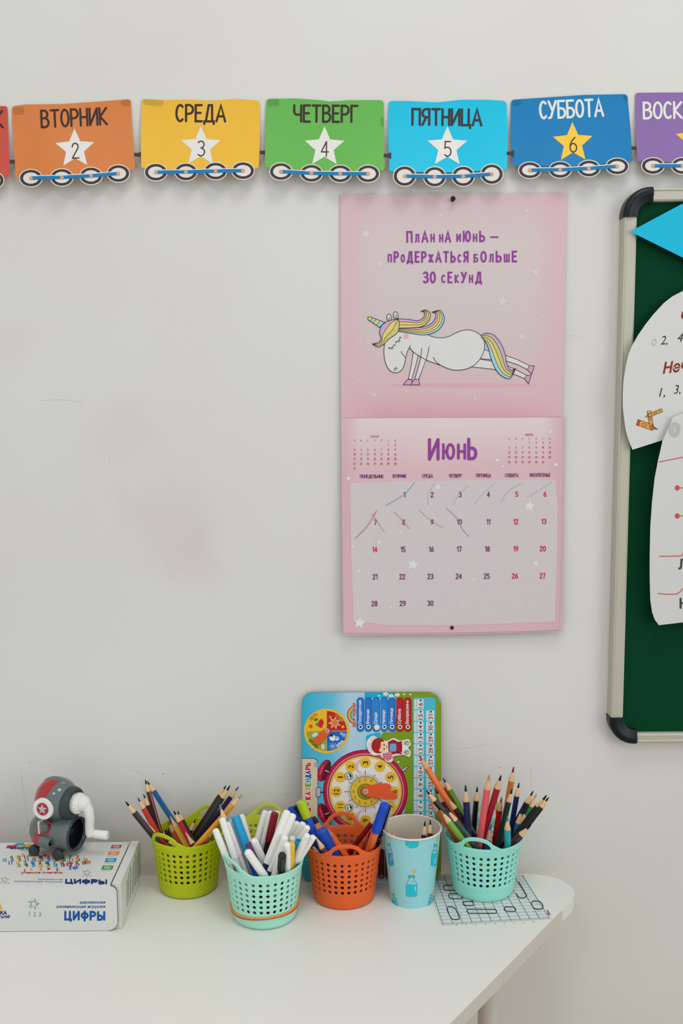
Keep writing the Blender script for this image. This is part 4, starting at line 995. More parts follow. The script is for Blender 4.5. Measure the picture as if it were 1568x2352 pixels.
f.font('ФАБРИ', 205, 865, 22, 210, NAVY, .0002, 0, .05, -.3); f.font('зани', 260, 884, 12, 90, NAVY, .0002, 0, .0)
f.build('top_print', pbox)
tcol = ((200, 50, 50), (226, 160, 40), (90, 150, 70), (50, 130, 190), (120, 60, 110), (210, 90, 50))
random.seed(3); f = Flat(tp, B1); n = 0
for row, (y, x0, x1) in enumerate(((940, 240, 520), (960, 120, 890), (990, 50, 960), (1020, 110, 930), (1045, 200, 860))):
    x = x0
    while x < x1:
        c = tcol[random.randrange(6)]; r_ = random.uniform(-14, 14)
        f.poly([(x - 36, y - 16), (x + 34, y - 20 + r_ * .3), (x + 42, y + 15), (x - 30, y + 19 + r_ * .3)], ink((220, 216, 206)), .0001 + .00002 * (n % 4))
        f.font(str(random.choice((1, 2, 3, 4, 5, 6, 7, 8, 9, 10, 11, 12, 17, 18))), x, y, 30, 40, ink(c), .0003, r_, .05); x += 78; n += 1
for t_, x, y, c in (('1', 262, 1104, (200, 40, 40)), ('+', 330, 1090, (224, 170, 40)), ('2', 432, 1082, (224, 160, 40)), ('=', 515, 1085, (200, 40, 40)), ('3', 605, 1090, (80, 150, 70))):
    f.font(t_, x, y, 34, None, ink(c), .0003, 0, .06)
f.font('учимся считать', 442, 1124, 18, 440, ink((196, 40, 40)), .0003, 0, .03)
f.font('10', 918, 1016, 30, 84, ink((220, 120, 50)), .0004, -5, .05); f.font('18', 778, 1075, 28, 90, ink((50, 130, 200)), .0004, -5, .05); f.font('17', 742, 1035, 26, 80, ink((200, 50, 60)), .0004, -8, .05)
f.build('number_tiles_print', pbox)
for (x0, y0, x1, y1, dx, c) in ((1170, 868, 1275, 832, 16, (190, 60, 54)), (1138, 938, 1252, 900, 16, (218, 130, 70)), (1106, 1014, 1222, 972, 16, (30, 144, 176)), (1070, 1094, 1188, 1050, 16, (76, 150, 76))):
    f = Flat(tp, B1); f.poly([(x0, y0), (x0 + dx, y1), (x1 + dx, y1), (x1, y0)], ink(c), .0001)
    m_ = ((x0 + x1 + dx) / 2, (y0 + y1) / 2); f.stroke(ell(m_[0], m_[1], 34, 11, 12), .8, ink((226, 226, 220)), .0002, True); f.stroke([(m_[0] - 20, m_[1]), (m_[0] + 20, m_[1])], .8, ink((226, 226, 220)), .0002)
    f.font('развитие речи', m_[0] - 12, y0 + 12, 6, 105, ink((110, 110, 120)), .0001, 0, 0, -.3)
    f.build('info_square', pbox)
f = Flat(tp, B1)
for (x, y) in ((50, 1200), (920, 1125)):
    f.stroke(star(x, y, 32, .45, 10, sx=1.4), .7, PL, .0001, True); f.font('1 2 3', x, y + 36, 12, 100, PL, .0001, 0, -.004, -.3)
f.build('star_drawing', pbox)
f = Flat(sp_)
for k in range(9):
    y = yf + .035 + k * .011
    a = [project(Vector((XR_, y, TZ + .014))), project(Vector((XR_, y + .004, TZ + .048 + .004 * (k % 3))))]
    f.stroke([(p[0], p[1]) for p in a], .9, ink((96, 96, 100)), .0001, caps=False)
f.build('side_drawing', pbox)

# ================================================================== SHARPENER TOY (local frame: +X the way it faces, -Y towards the viewer's left)
foot = on_z(*B1(600, 1000), BT); ang = math.radians(-21)
SC = 1.0
toyc = on_y(*B1(600, 985), -0.055)
tz = BT
TG = M((92, 102, 100), 0.16, 0.05, 40, 0.6, coat=0.6); TR = M((166, 24, 36), 0.16, 0.05, 40, 0.6, coat=0.6); TD = M((20, 24, 26), 0.3); TDG = M((58, 66, 66), 0.3, .05); TW = M((224, 220, 214), 0.35, 0.02, sss=.05)
TS = 0.87
toyp = on_z(*B1(600, 1000), BT) - Matrix.Rotation(ang, 3, 'Z') @ Vector((.016, -.028, 0)) * TS
toy = thing('pencil_sharpener', 'grey and red rocket robot pencil sharpener with a white crank on the box', 'sharpener', (toyp.x, toyp.y, tz), rot=(0, 0, ang))
toy.scale = (TS, TS, TS)
def ringcol(fn): return fn
# body: barrel lying along X
BZ = 0.034
prof = [(0, -.046), (.010, -.0455), (.018, -.042), (.0232, -.034), (.0262, -.022), (.0272, -.016), (.0280, -.006), (.0284, .004), (.0282, .014), (.0278, .024), (.0272, .032), (.0262, .0345), (.0246, .0350), (.0235, .0338), (.0230, .030), (.0225, .022), (0, .020)]
mr = lambda i: 1 if 4 <= i <= 6 else (2 if i >= 14 else 0)
obj('body', lathe(prof, 40, (0, 0, BZ), (1, 0, 0), matrange=mr, cap0=False, cap1=False), [TG, TR, TD], toy, sharp=50)
obj('opening_ring', lathe([(.0228, .0352), (.0236, .0362), (.0258, .0362), (.0266, .035), (.0266, .0330), (.0228, .033)], 40, (0, 0, BZ), (1, 0, 0), cap0=False, cap1=False), TDG, toy)
bm = box_bm(.023, .002, BZ + .002, .004, .016, .010, .002); obj('cutter', bm, M((26, 32, 44), .3), toy, smooth=False)
# head dome
HZ = .086; HX = .000; R1, R2, R3 = .034, .0325, .034
bm = bmesh.new(); bmesh.ops.create_uvsphere(bm, u_segments=48, v_segments=28, radius=1)
bmesh.ops.rotate(bm, matrix=Matrix.Rotation(PI / 2, 3, 'Y'), verts=bm.verts)
for v in bm.verts:
    x, y, z = v.co; k = 1 + .06 * max(0, -z) * abs(x); 
    v.co = Vector((x * R1 * k, y * R2 * k, z * R3 * (.92 if z < 0 else 1.0)))
bmesh.ops.bisect_plane(bm, geom=bm.verts[:] + bm.edges[:] + bm.faces[:], plane_co=(-.12 * R1, 0, 0), plane_no=(1 / R1, 0, -.45 / R3))
for fc in bm.faces:
    c = fc.calc_center_median(); t = c.x / R1 - .45 * c.z / R3
    fc.material_index = 1 if -1.35 < t < -.12 else 0
    c2 = Vector((HX, 0, HZ))
for v in bm.verts: v.co += Vector((HX, 0, HZ))
obj('head', bm, [TG, TR], toy, sharp=60)
# shallow top crest and the neck
bm = bmesh.new(); tube([(HX + .0335 * math.cos(t), 0, HZ + .0330 * math.sin(t)) for t in [math.radians(a) for a in range(40, 150, 8)]], [.0012, .002, .0026, .003, .003, .003, .003, .003, .003, .003, .0026, .002, .0016, .001], 12, bm)
for v in bm.verts: v.co.y *= 2.0
obj('crest', bm, TG, toy)
obj('neck', lathe([(.020, .050), (.0185, .056), (.0200, .064)], 32, (.002, 0, 0), (0, 0, 1)), TDG, toy)
# snout collar around the crank socket
obj('crank_socket', lathe([(.026, .012), (.0255, .022), (.0245, .030), (.0225, .0345), (.0195, .0352), (.0170, .0335), (.0165, .026)], 40, (HX, 0, HZ - .002), (1, 0, 0), cap1=True), TDG, toy)
# emblem
ed = Vector((.12, -1, .05)).normalized(); ec = Vector((HX - .005, 0, HZ - .005)) + ed * .0315
for nm, r, h0, h1, m_ in (('emblem_disc', .0165, 0, .0036, TW), ('emblem_disc', .0100, .0036, .0043, TR)):
    obj(nm, lathe([(r, h0 - .010 if r > .015 else h0), (r, h1 - .0006), (r * .96, h1), (0, h1 + .0002)], 36, ec, tuple(ed), cap0=False, cap1=False), m_, toy, label='red disc' if r < .015 else 'white disc')
u, v_, a_ = frame(ed); upd = Vector((0, 0, 1)) - ed * ed.z; upd.normalize(); sd = upd.cross(ed)
bm = bmesh.new(); st = star(0, 0, .0085, .42)
fr_ = [bm.verts.new(ec + ed * .0048 + sd * x - upd * y) for x, y in st]; ct = bm.verts.new(ec + ed * .0062)
lo = [bm.verts.new(ec + ed * .0040 + sd * x - upd * y) for x, y in st]
for k in range(10):
    bm.faces.new((fr_[k], fr_[(k + 1) % 10], ct)); bm.faces.new((fr_[k], lo[k], lo[(k + 1) % 10], fr_[(k + 1) % 10]))
obj('emblem_star', bm, M((190, 184, 184), .25, metal=.3), toy, smooth=False)
# crank
bm = bmesh.new(); n = 60; KP = [(.0135, .030), (.0160, .034), (.0166, .040), (.0150, .0445), (.0110, .0475), (0, .0485)]
lathe(KP, n, (HX, 0, HZ - .002), (1, 0, 0), bm, cap0=True, cap1=False)
for v in bm.verts:
    q = v.co - Vector((v.co.x, 0, HZ - .002)); k = round(math.atan2(q.z, q.y) / (2 * PI) * n)
    if .032 < v.co.x < .046 and k % 2: v.co -= q * .05
obj('crank_knob', bm, TW, toy, sharp=20)
bm = bmesh.new(); bmesh.ops.create_uvsphere(bm, u_segments=24, v_segments=14, radius=.0125)
for v in bm.verts: v.co += Vector((HX + .047, 0, HZ - .001))
obj('crank_hub', bm, TW, toy)
bm = tube([(HX + .050, 0, HZ), (HX + .056, .001, HZ - .010), (HX + .058, .002, HZ - .024), (HX + .056, .003, HZ - .036), (HX + .0565, .003, HZ - .048), (HX + .058, .003, HZ - .053)], [.0085, .0080, .0074, .0070, .0074, .0066], 20)
obj('crank_arm', bm, TW, toy)
bm = lathe([(.0052, -.002), (.0060, .002), (.0058, .004), (.0054, .005), (.0066, .006), (.0068, .026), (.0060, .0275), (.0042, .0275), (.0040, .025), (0, .025)], 24, (HX + .058, .003, HZ - .049), (.96, .22, -.06), cap0=True, cap1=False)
obj('crank_grip', bm, TW, toy)
# side cannons with openings, collar flash, tail, feet
for s_ in (-1, 1):
    a0 = Vector((-.010, s_ * .0285, BZ - .006))
    bm = lathe([(0, -.018), (.0045, -.016), (.0078, -.009), (.0092, 0), (.0094, .010), (.0090, .018), (.0070, .019), (.0048, .018), (.0044, .012), (0, .012)], 24, a0, (1, s_ * .06, .0), cap0=False, cap1=False, matrange=lambda i: 1 if i < 3 else (2 if i > 6 else 0))
    obj('side_cannon', bm, [TG, TR, TD], toy, sharp=50)
    bm = lathe([(0, -.003), (.006, -.0015), (.0075, .004), (.006, .012), (0, .016)], 18, (-.006, s_ * .0250, BZ + .010), (.1, s_ * .25, 1), cap0=False, cap1=False)
    obj('shoulder', bm, TG, toy)
    bm = box_bm(-.0145, s_ * .0240, BZ + .014, .0035, .010, .020, .001); obj('collar_flash', bm, TW, toy, smooth=False)
bm = lathe([(0, -.006), (.010, -.003), (.011, .002), (.008, .006), (0, .008)], 20, (-.047, 0, BZ - .004), (1, 0, 0), cap0=False, cap1=False); obj('tail_cap', bm, TW, toy)
for x, y in ((-.028, -.024), (.016, -.024), (-.028, .024), (.018, .024)):
    sg = -1 if y < 0 else 1
    obj('foot', lathe([(.0078, -.003), (.0085, -.001), (.0085, .003), (.0074, .005)], 24, (x, y, .0086), (0, sg, 0)), TDG, toy)
    obj('foot_strut', tube([(x, y - sg * .002, .0088), (x + .002, y - sg * .010, BZ - .018)], [.0035, .0055], 12), TD, toy)

# ================================================================== PRINTED SHEET ON THE DESK
c00, c10, c11, c01 = on_z(1014, 2125), on_z(1265, 2110), on_z(1201, 2009), on_z(976, 2012)
sheet = thing('worksheet', 'white printed worksheet with black ovals under the right-hand mint basket', 'paper', tuple((c00 + c11) / 2))
gp = lambda px, py, h=0.0: on_z(px, py, TZ + 0.0006 + h)
P2 = [project(q) for q in (c00, c10, c11, c01)]
f = Flat(gp); f.poly(P2, M((214, 216, 214), .55, .02), 0, .0004); f.build('sheet', sheet)
f = Flat(gp); LN = ink((50, 66, 68)); LL = ink((150, 162, 162))
def uv(u, v):
    q = (c00 * (1 - u) + c10 * u) * (1 - v) + (c01 * (1 - u) + c11 * u) * v; return project(q)
for k in range(12):
    u = .015 + k * .0885; f.stroke([uv(u, .02), uv(u, .99)], 1.0, LN, .0002, caps=False)
for k in range(15):
    v = .03 + k * .067; f.stroke([uv(.0, v), uv(.99, v)], .7, LL, .0001, caps=False)
f.stroke([uv(.0, .02), uv(1, .02)], .6, LL, .0001); 
f.build('table_lines', sheet)
O = lambda x, y: (980 + x / 3.92, 1980 + y / 3.92)
f = Flat(gp, O); OB = ink((24, 44, 46))
def oval(x0, y0, x1, y1, sk=0, r=20):
    pts = rrect(x0, y0, x1, y1, min(r, (y1 - y0) / 2 - 1, (x1 - x0) / 2 - 1), 6); m = (y0 + y1) / 2
    f = Flat(gp, O); f.stroke([(x + (y - m) * sk, y) for x, y in pts], 1.9, OB, .0003, True); f.build('pen_oval', sheet)
oval(150, 208, 260, 256, .2); oval(198, 285, 318, 330, .3); oval(325, 355, 420, 392, .3); oval(196, 402, 276, 518, .45, 30); oval(362, 424, 626, 460, .2); oval(697, 404, 798, 444, .3); oval(945, 350, 1042, 424, .35, 34)
f.stroke(catmull([(828, 180), (890, 285), (894, 310), (870, 322), (830, 318), (808, 285)], 5), 1.9, OB, .0003); f.build('pen_oval', sheet); f = Flat(gp, O)
RDm = ink((170, 50, 50)); random.seed(5)
for x, y in ((205, 232), (250, 300), (235, 430), (245, 468), (262, 492), (420, 442), (490, 440), (565, 438), (745, 424), (990, 375), (850, 255), (858, 298)): f.stroke([(x - 12, y), (x + 12, y)], .7, ink((190, 140, 144)), .0003)
for k in range(26): y = random.uniform(180, 540); x = random.uniform(60 + y * .25, 780 + y * .55); f.stroke([(x, y), (x + 5, y + 4)], .9, LN, .0003)
for k in range(9): f.stroke([(265 + k * 86, 562 - k * 3.6), (272 + k * 86, 570 - k * 3.6)], .9, LN, .0003)
f.stroke([(1085, 428), (1092, 470), (1108, 470), (1090, 440)], 1.6, RDm, .0003)
f.build('small_print', sheet, kind='stuff')

# ================================================================== PERFORATED BASKETS
def basket_mesh(rb, rt, h, peak=.019, ncol=32, seed=0):
    """soft plastic basket: tapered wall with six rows of holes, two loop handles rising from the rim"""
    bm = bmesh.new(); Q_ = 8; NT = ncol * Q_
    rad = lambda z: rb + (rt - rb) * (z / h) + .0012 * max(0, z - h * .85) / (h * .15)
    rho = .0024
    def P(th, z): r = rad(z); return (r * math.cos(th), r * math.sin(th), z)
    cache = {}
    def V(th, z):
        th = th % (2 * PI); k = (round(th * 1e5) % round(2 * PI * 1e5), round(z * 1e6))
        if k not in cache: cache[k] = bm.verts.new(P(th, z))
        return cache[k]
    def quad(a, b, c, d):
        vs = []
        for v in (a, b, c, d):
            if v not in vs: vs.append(v)
        if len(vs) > 2:
            try: bm.faces.new(vs)
            except ValueError: pass
    dth = 2 * PI / ncol; z0 = h * .275; pitch = h * .1
    T = lambda k: 2 * PI * k / NT
    # lower band, smooth; its row of dimples is only coloured on
    zs = [.0045, h * .10, h * .17, h * .20, h * .225, h * .25, z0]
    for i in range(len(zs) - 1):
        for k in range(NT): quad(V(T(k), zs[i]), V(T(k + 1), zs[i]), V(T(k + 1), zs[i + 1]), V(T(k), zs[i + 1]))
    # floor with rounded foot
    foot = [(rb - .010, 0.0), (rb - .0035, .0002), (rb - .0012, .0013), (rb - .0002, .0030)]
    prev = None
    for r, z in foot:
        ring = [bm.verts.new((r * math.cos(T(k)), r * math.sin(T(k)), z)) for k in range(NT)]
        if prev:
            for k in range(NT): bm.faces.new((prev[k], prev[(k + 1) % NT], ring[(k + 1) % NT], ring[k]))
        else: bm.faces.new(ring[::-1])
        prev = ring
    for k in range(NT): bm.faces.new((prev[k], prev[(k + 1) % NT], V(T(k + 1), .0045), V(T(k), .0045)))
    # six rows of round holes
    for row in range(6):
        za = z0 + row * pitch; zb = za + pitch; zc = (za + zb) / 2
        for c in range(ncol):
            k0 = c * Q_; b = [(T(k0 + i), za) for i in range(Q_ + 1)] + [(T(k0 + Q_), zc)] + [(T(k0 + Q_ - i), zb) for i in range(Q_ + 1)] + [(T(k0), zc)]
            thc = T(k0 + Q_ // 2); r = rad(zc); outer = [V(*q) for q in b]; inner = []
            for (th, z) in b:
                dx, dz = (th - thc) * r, z - zc; L = math.hypot(dx, dz); inner.append(bm.verts.new(P(thc + dx / L * rho / r, zc + dz / L * rho)))
            n = len(b)
            for i in range(n): bm.faces.new((outer[i], outer[(i + 1) % n], inner[(i + 1) % n], inner[i]))
    # upper band with the two looped handles (handles sit at theta = -90 and +90 degrees)
    zu = z0 + 6 * pitch
    def arc(th):
        best = min((abs(((th - c + PI) % (2 * PI)) - PI) for c in (-PI / 2, PI / 2))); return best * rt
    HW, HH = .038, .0180
    def top(s):
        el = (peak - .0005) * math.sqrt(max(0, 1 - (s / .0228) ** 2)); q = min(max((s - .0165) / .021, 0), 1)
        fl_ = .0086 * (.5 + .5 * math.cos(PI * q)) ** 1.15; return h + max(el, fl_)
    def hole(s):
        zb = h + .0008
        return (zb, zb + .0128 * math.sqrt(max(0, 1 - (s / HH) ** 2))) if s < HH - 1e-6 else (zb, zb)
    cols = [arc(T(k)) for k in range(NT)]
    # snap: columns nearest the end of the hole get zero opening naturally
    for k in range(NT):
        sa, sb = cols[k], cols[(k + 1) % NT]; ta, tb = T(k), T(k + 1)
        la, ua = hole(sa); lb, ub = hole(sb)
        la = min(la, top(sa)); lb = min(lb, top(sb))
        if sa >= HW: la = ua = zu + (top(sa) - zu) * .8
        if sb >= HW: lb = ub = zu + (top(sb) - zu) * .8
        A = [zu, zu + (la - zu) * .5, la]; B = [zu, zu + (lb - zu) * .5, lb]
        for i in range(2): quad(V(ta, A[i]), V(tb, B[i]), V(tb, B[i + 1]), V(ta, A[i + 1]))
        ua = min(ua, top(sa)); ub = min(ub, top(sb)); A = [ua, (ua + top(sa)) / 2, top(sa)]; B = [ub, (ub + top(sb)) / 2, top(sb)]
        for i in range(2): quad(V(ta, A[i]), V(tb, B[i]), V(tb, B[i + 1]), V(ta, A[i + 1]))
    # dimples: flat discs, the shade of the dents put into a darker colour
    for c in range(ncol):
        th = T(c * Q_ + Q_ // 2); z = h * .2125; r = rad(z) + .00006; ring = []
        for i in range(8):
            a = 2 * PI * i / 8; ring.append(bm.verts.new(((r - (0 if 1 else 0)) * math.cos(th + .0021 * math.cos(a) / r), r * math.sin(th + .0021 * math.cos(a) / r), z + .0019 * math.sin(a))))
        f = bm.faces.new(ring); f.material_index = 1
    bmesh.ops.remove_doubles(bm, verts=bm.verts, dist=2e-6)
    bmesh.ops.recalc_face_normals(bm, faces=bm.faces)
    me = bpy.data.meshes.new('basket_wall'); bm.to_mesh(me); bm.free()
    me.polygons.foreach_set('use_smooth', [True] * len(me.polygons)); return me
BASK = {}
def basket(key, label, cx, cy, rb, rt, h, rotdeg, col, me=None, sy=1.0, peak=.019):
    me = me or basket_mesh(rb, rt, h, peak)
    me = me.copy() if me.materials else me
    me.materials.clear(); m = M(col, .38, .03, 40, .45, sss=.12); me.materials.append(m); me.materials.append(M(tuple(int(v * .93) for v in col), .5, .03))  # second slot: darker copy of the plastic, painted shade for the dimples
    t = thing('pencil_basket', label, 'basket', (cx, cy, TZ + .0002), 'perforated plastic baskets on the desk', (0, 0, math.radians(rotdeg)))
    t.scale = (1, sy, 1)
    o = bpy.data.objects.new('perforated_wall', me); COL.objects.link(o); o.parent = t
    s_ = o.modifiers.new('thickness', 'SOLIDIFY'); s_.thickness = .0018; s_.offset = -1.0; s_.use_even_offset = False
    bv = o.modifiers.new('soft_edge', 'BEVEL'); bv.width = .0006; bv.segments = 2; bv.limit_method = 'ANGLE'; bv.angle_limit = math.radians(60)
    BASK[key] = dict(c=Vector((cx, cy, TZ)), rb=rb, rt=rt, h=h, rot=math.radians(rotdeg)); return t
LIME, MINT, ORN, YEL = (184, 194, 10), (166, 226, 202), (228, 98, 42), (200, 206, 70)
basket('lime', 'lime green perforated basket of colouring pencils, leftmost of the pots', -.2149, -.0317, .0398, .0488, .078, -31, LIME)
bm_mint = basket_mesh(.041, .0505, .0770)
basket('mint', 'mint basket of felt pens with rubber bands round its foot', -.1035, -.1100, .041, .0505, .0770, -52, MINT, bm_mint)
basket('orange', 'orange perforated basket of pens, in front of the clock board', .0002, -.0635, .0408, .0508, .079, 3, ORN, sy=.95)
basket('mint2', 'mint basket of colouring pencils standing on the printed worksheet', .1907, -.0448, .0409, .0520, .0795, -17, (152, 226, 208))
basket('yellow', 'yellow-green basket half hidden behind the mint basket of felt pens', -.1170, -.0180, .0340, .0420, .0785, -18, YEL, sy=.9)

# rubber bands round the foot of the felt-pen basket
bc = BASK['mint']
for lab, col, z0, dz, k0 in (('red rubber band stretched round the foot of the felt-pen basket', (196, 64, 44), .0150, .0035, 0.0), ('thin yellow-orange rubber band above the red one on the mint basket', (222, 140, 62), .0178, .0050, 0.4)):
    t = thing('rubber_band', lab, 'rubber band', (bc['c'].x, bc['c'].y, TZ + z0), 'rubber bands round the mint basket')
    pts = []
    for i in range(72):
        a = 2 * PI * i / 72; z = z0 + dz * math.cos(a - k0 * 2) * .6 + dz * (1 - abs(math.sin(a / 2 + .6))) * .6 + .0008 * math.sin(a * 3 + k0)
        r = bc['rb'] + (bc['rt'] - bc['rb']) * z / bc['h'] + .0009
        pts.append((r * math.cos(a), r * math.sin(a), z - z0))
    obj('band', tube(pts, .0013, 8, closed=True), M(col, .5, .08, 80), t)

# ================================================================== PAPER CUP
cc = Vector((.0894 + .002, -.0692, TZ)); CRB, CRT, CH = .0288, .0392, .1015
cup = thing('paper_cup', 'pale blue paper cup printed with milk bottles between the orange and mint baskets', 'cup', tuple(cc))
prof = [(CRB - .0012, .006), (CRB - .0012, 0), (CRB, 0), (CRT - .0004, CH - .003)]
obj('cup_wall', lathe(prof, 64, cap0=False, cap1=False), M((150, 208, 212), .5, .05, 25, .35), cup)
obj('cup_lining', lathe([(CRT - .0010, CH - .001), (CRB - .0006, .007), (CRB - .004, .0064), (0, .0064)], 64, cap0=False, cap1=False), M((212, 200, 184), .5, .02), cup)
rr = .0013
obj('rolled_rim', tube([(CRT * math.cos(2 * PI * k / 64), CRT * math.sin(2 * PI * k / 64), CH - rr) for k in range(64)], rr, 10, closed=True), M((222, 212, 198), .45, .02), cup)
def cone_proj(px, py, h=0.0):
    d = ray(px, py); k = (CRT - .0004 - CRB) / (CH - .003)   # r = CRB + k z
    o = CAM - cc; A_ = d.x ** 2 + d.y ** 2 - (k * d.z) ** 2
    r0 = CRB + h + k * o.z; B_ = 2 * (o.x * d.x + o.y * d.y - k * d.z * r0); C_ = o.x ** 2 + o.y ** 2 - r0 ** 2
    ds = B_ * B_ - 4 * A_ * C_
    t = (-B_ - math.sqrt(max(ds, 0))) / (2 * A_); return CAM + d * t
CU = lambda x, y: (870 + (x + 6) / 8.711, 1840 + y / 8.711)
TEA = ink((48, 150, 160)); TQ = ink((34, 190, 206)); LT = ink((150, 206, 214)); YO = ink((226, 178, 50)); WHc = ink((214, 226, 226))
def bottle(f, cx, y0, s, sq=1.0, sk=0.0, fillc=TQ):
    """milk bottle outline; y0 is the mouth, s the height, sq horizontal squeeze round the cup"""
    q = lambda pts: [(cx + (x * sq + sk * y) * s, y0 + y * s) for x, y in pts]
    out = [(-.14, 0), (.14, 0), (.14, .13), (.12, .16), (.12, .20), (.24, .38), (.26, .48), (.26, .90), (.22, .97), (.12, 1), (-.12, 1), (-.22, .97), (-.26, .90), (-.26, .48), (-.24, .38), (-.12, .20), (-.12, .16), (-.14, .13)]
    f.poly(q(out), LT, .0001); f.poly(q([(-.235, .44), (-.1, .40), (.05, .43), (.235, .40), (.24, .90), (.2, .955), (.1, .975), (-.1, .975), (-.2, .955), (-.24, .90)]), fillc, .00016)
    f.poly(q([(.17, .5), (.20, .5), (.20, .72), (.17, .72)]), WHc, .0002); f.stroke(q(out), 1.0, TEA, .0002, True); f.poly(q([(-.14, .02), (.14, .02), (.14, .12), (-.14, .12)]), TEA, .00022)
    f.stroke(q([(-.10, .07), (.10, .07)]), .9, WHc, .00026)
    for a in (-.06, .02, .08): f.stroke(q([(a, .25), (a + .01, .34)]), .7, TEA, .0002)
    f.stroke(q([(.02, 0), (.14, -.52)]), .8, WHc, .0002); f.stroke(q([(.06, 0), (.19, -.54)]), .6, LT, .0002)
    f.poly(q([(.09 + x, y - .22) for x, y in star(.03, 0, .11, .55, 0, 8)]), YO, .00026); f.stroke(q([(.15, -.2), (.25, -.15)]), 1.2, YO, .0002); f.stroke(q([(.15, -.25), (.26, -.27)]), 1.0, YO, .0002)
f = Flat(cone_proj, CU)
bottle(f, 645, 1490, 425)
f.poly([(525, 768), (785, 768), (775, 890), (740, 925), (655, 938), (570, 925), (535, 885)], TQ, .00016); f.stroke([(525, 768), (535, 885), (570, 925), (655, 938), (740, 925), (775, 890), (785, 768)], 1.0, TEA, .0002)
f.stroke([(548, 905), (590, 918)], 1.2, WHc, .0002)
bottle(f, 190, 845, 450, .40, .12, ink((52, 158, 196))); bottle(f, 1128, 860, 440, .46, -.10)
bottle(f, 275, 1850, 300, .55, .18); bottle(f, 1045, 1870, 280, .5, -.12)
bmf = f.bm
lo = [v for v in bmf.verts if v.co.y > 1840 + 2215 / 8.711]
for v in lo: v.co.y = 1840 + 2150 / 8.711 if False else min(v.co.y, 2083)
f.build('bottle_print', cup, (6, 40))

# ================================================================== PENCILS AND PENS
WOOD = (222, 184, 140)
def add_pencil(parent, L, r, col, lead, wood=WOOD, flat=False, stripe=None):
    n = 12; cone = r * 4.4; zt = L - cone
    def rr_(k): return r * (1.0 if k % 2 == 0 else .90)
    bm = bmesh.new(); rings = []
    for z, sc in ((0, 1), (zt - .0012, 1), None if False else (zt, 1)):
        rings.append([bm.verts.new((rr_(k) * sc * math.cos(2 * PI * k / n), rr_(k) * sc * math.sin(2 * PI * k / n), z if (z != zt) else (zt + (.0010 if k % 2 else -.0008)))) for k in range(n)])
    for a, b in zip(rings, rings[1:]):
        for k in range(n): bm.faces.new((a[k], a[(k + 1) % n], b[(k + 1) % n], b[k]))
    bm.faces.new(rings[0][::-1])
    if flat: bm.faces.new(rings[-1])
    mats = [M(col, .28, .04, 60, .5)]
    if stripe:
        mats.append(M(stripe, .3, .03))
        for f in bm.faces:
            c = f.calc_center_median(); a = int((math.atan2(c.y, c.x) / (2 * PI) * n)) % n
            if len(f.verts) == 4 and a in (2, 6, 10): f.material_index = 1
    obj('barrel', bm, mats, parent, smooth=False)
    if flat:
        obj('lead', lathe([(r * .35, zt + .0002), (0, zt + .0006)], 8, cap0=False, cap1=False), M(lead, .5), parent); return
    r0 = r * .97; tl = L - r * 1.75
    rt = r0 * (L - tl) / (L - zt)
    bm = lathe([(r0 * .99, zt - .0012), (r0 * .96, zt + .0006), (rt, tl)], 14, cap0=True, cap1=False)
    obj('sharpened_wood', bm, M(wood, .65, .10, 200, .25), parent)
    obj('lead', lathe([(rt, tl), (rt * .72, tl + (L - tl) * .55), (rt * .42, L - .0004), (rt * .2, L - .0001), (0, L)], 10, cap0=False, cap1=False), M(lead, .4, .05), parent)
def add_pen(parent, L, r, col, cap, capL, end='round', stripe=None, clip=None):
    rc = r; rbod = r * .88; z = L - capL
    bm = lathe([(rbod * .9, 0), (rbod, .001), (rbod, z + .004)], 18)
    mats = [M(col, .3, .03, 50, .5)]
    if stripe:
        mats.append(M(stripe, .35))
        for f in bm.faces:
            if len(f.verts) == 4:
                c = f.calc_center_median(); a = int((math.atan2(c.y, c.x) / (2 * PI) * 18)) % 18
                if a in (3, 9, 15): f.material_index = 1
    obj('barrel', bm, mats, parent)
    cm = M(cap, .32, .02, 50, .5, sss=.08)
    if end == 'round': pr = [(rc * 1.0, z), (rc * 1.02, z + .002), (rc * .98, L - rc * 1.1), (rc * .90, L - rc * .45), (rc * .62, L - rc * .12), (0, L)]
    elif end == 'open': pr = [(rc, z), (rc * 1.02, z + .002), (rc, L - .0012), (rc * .93, L), (rc * .62, L), (rc * .55, L - .001), (rc * .52, L - .006), (0, L - .006)]
    else: pr = [(rc, z), (rc * 1.02, z + .002), (rc, L - .001), (rc * .9, L), (0, L)]
    n = 6 if end == 'hex' else 20
    obj('cap', lathe(pr, n, cap0=True, cap1=False), cm, parent, sharp=30)
    if clip:
        obj('clip', box_bm(0, -rc - .0012, L - capL * .45, .0028, .0014, capL * .8, .0005), M(clip, .25, .02), parent, smooth=False)
        
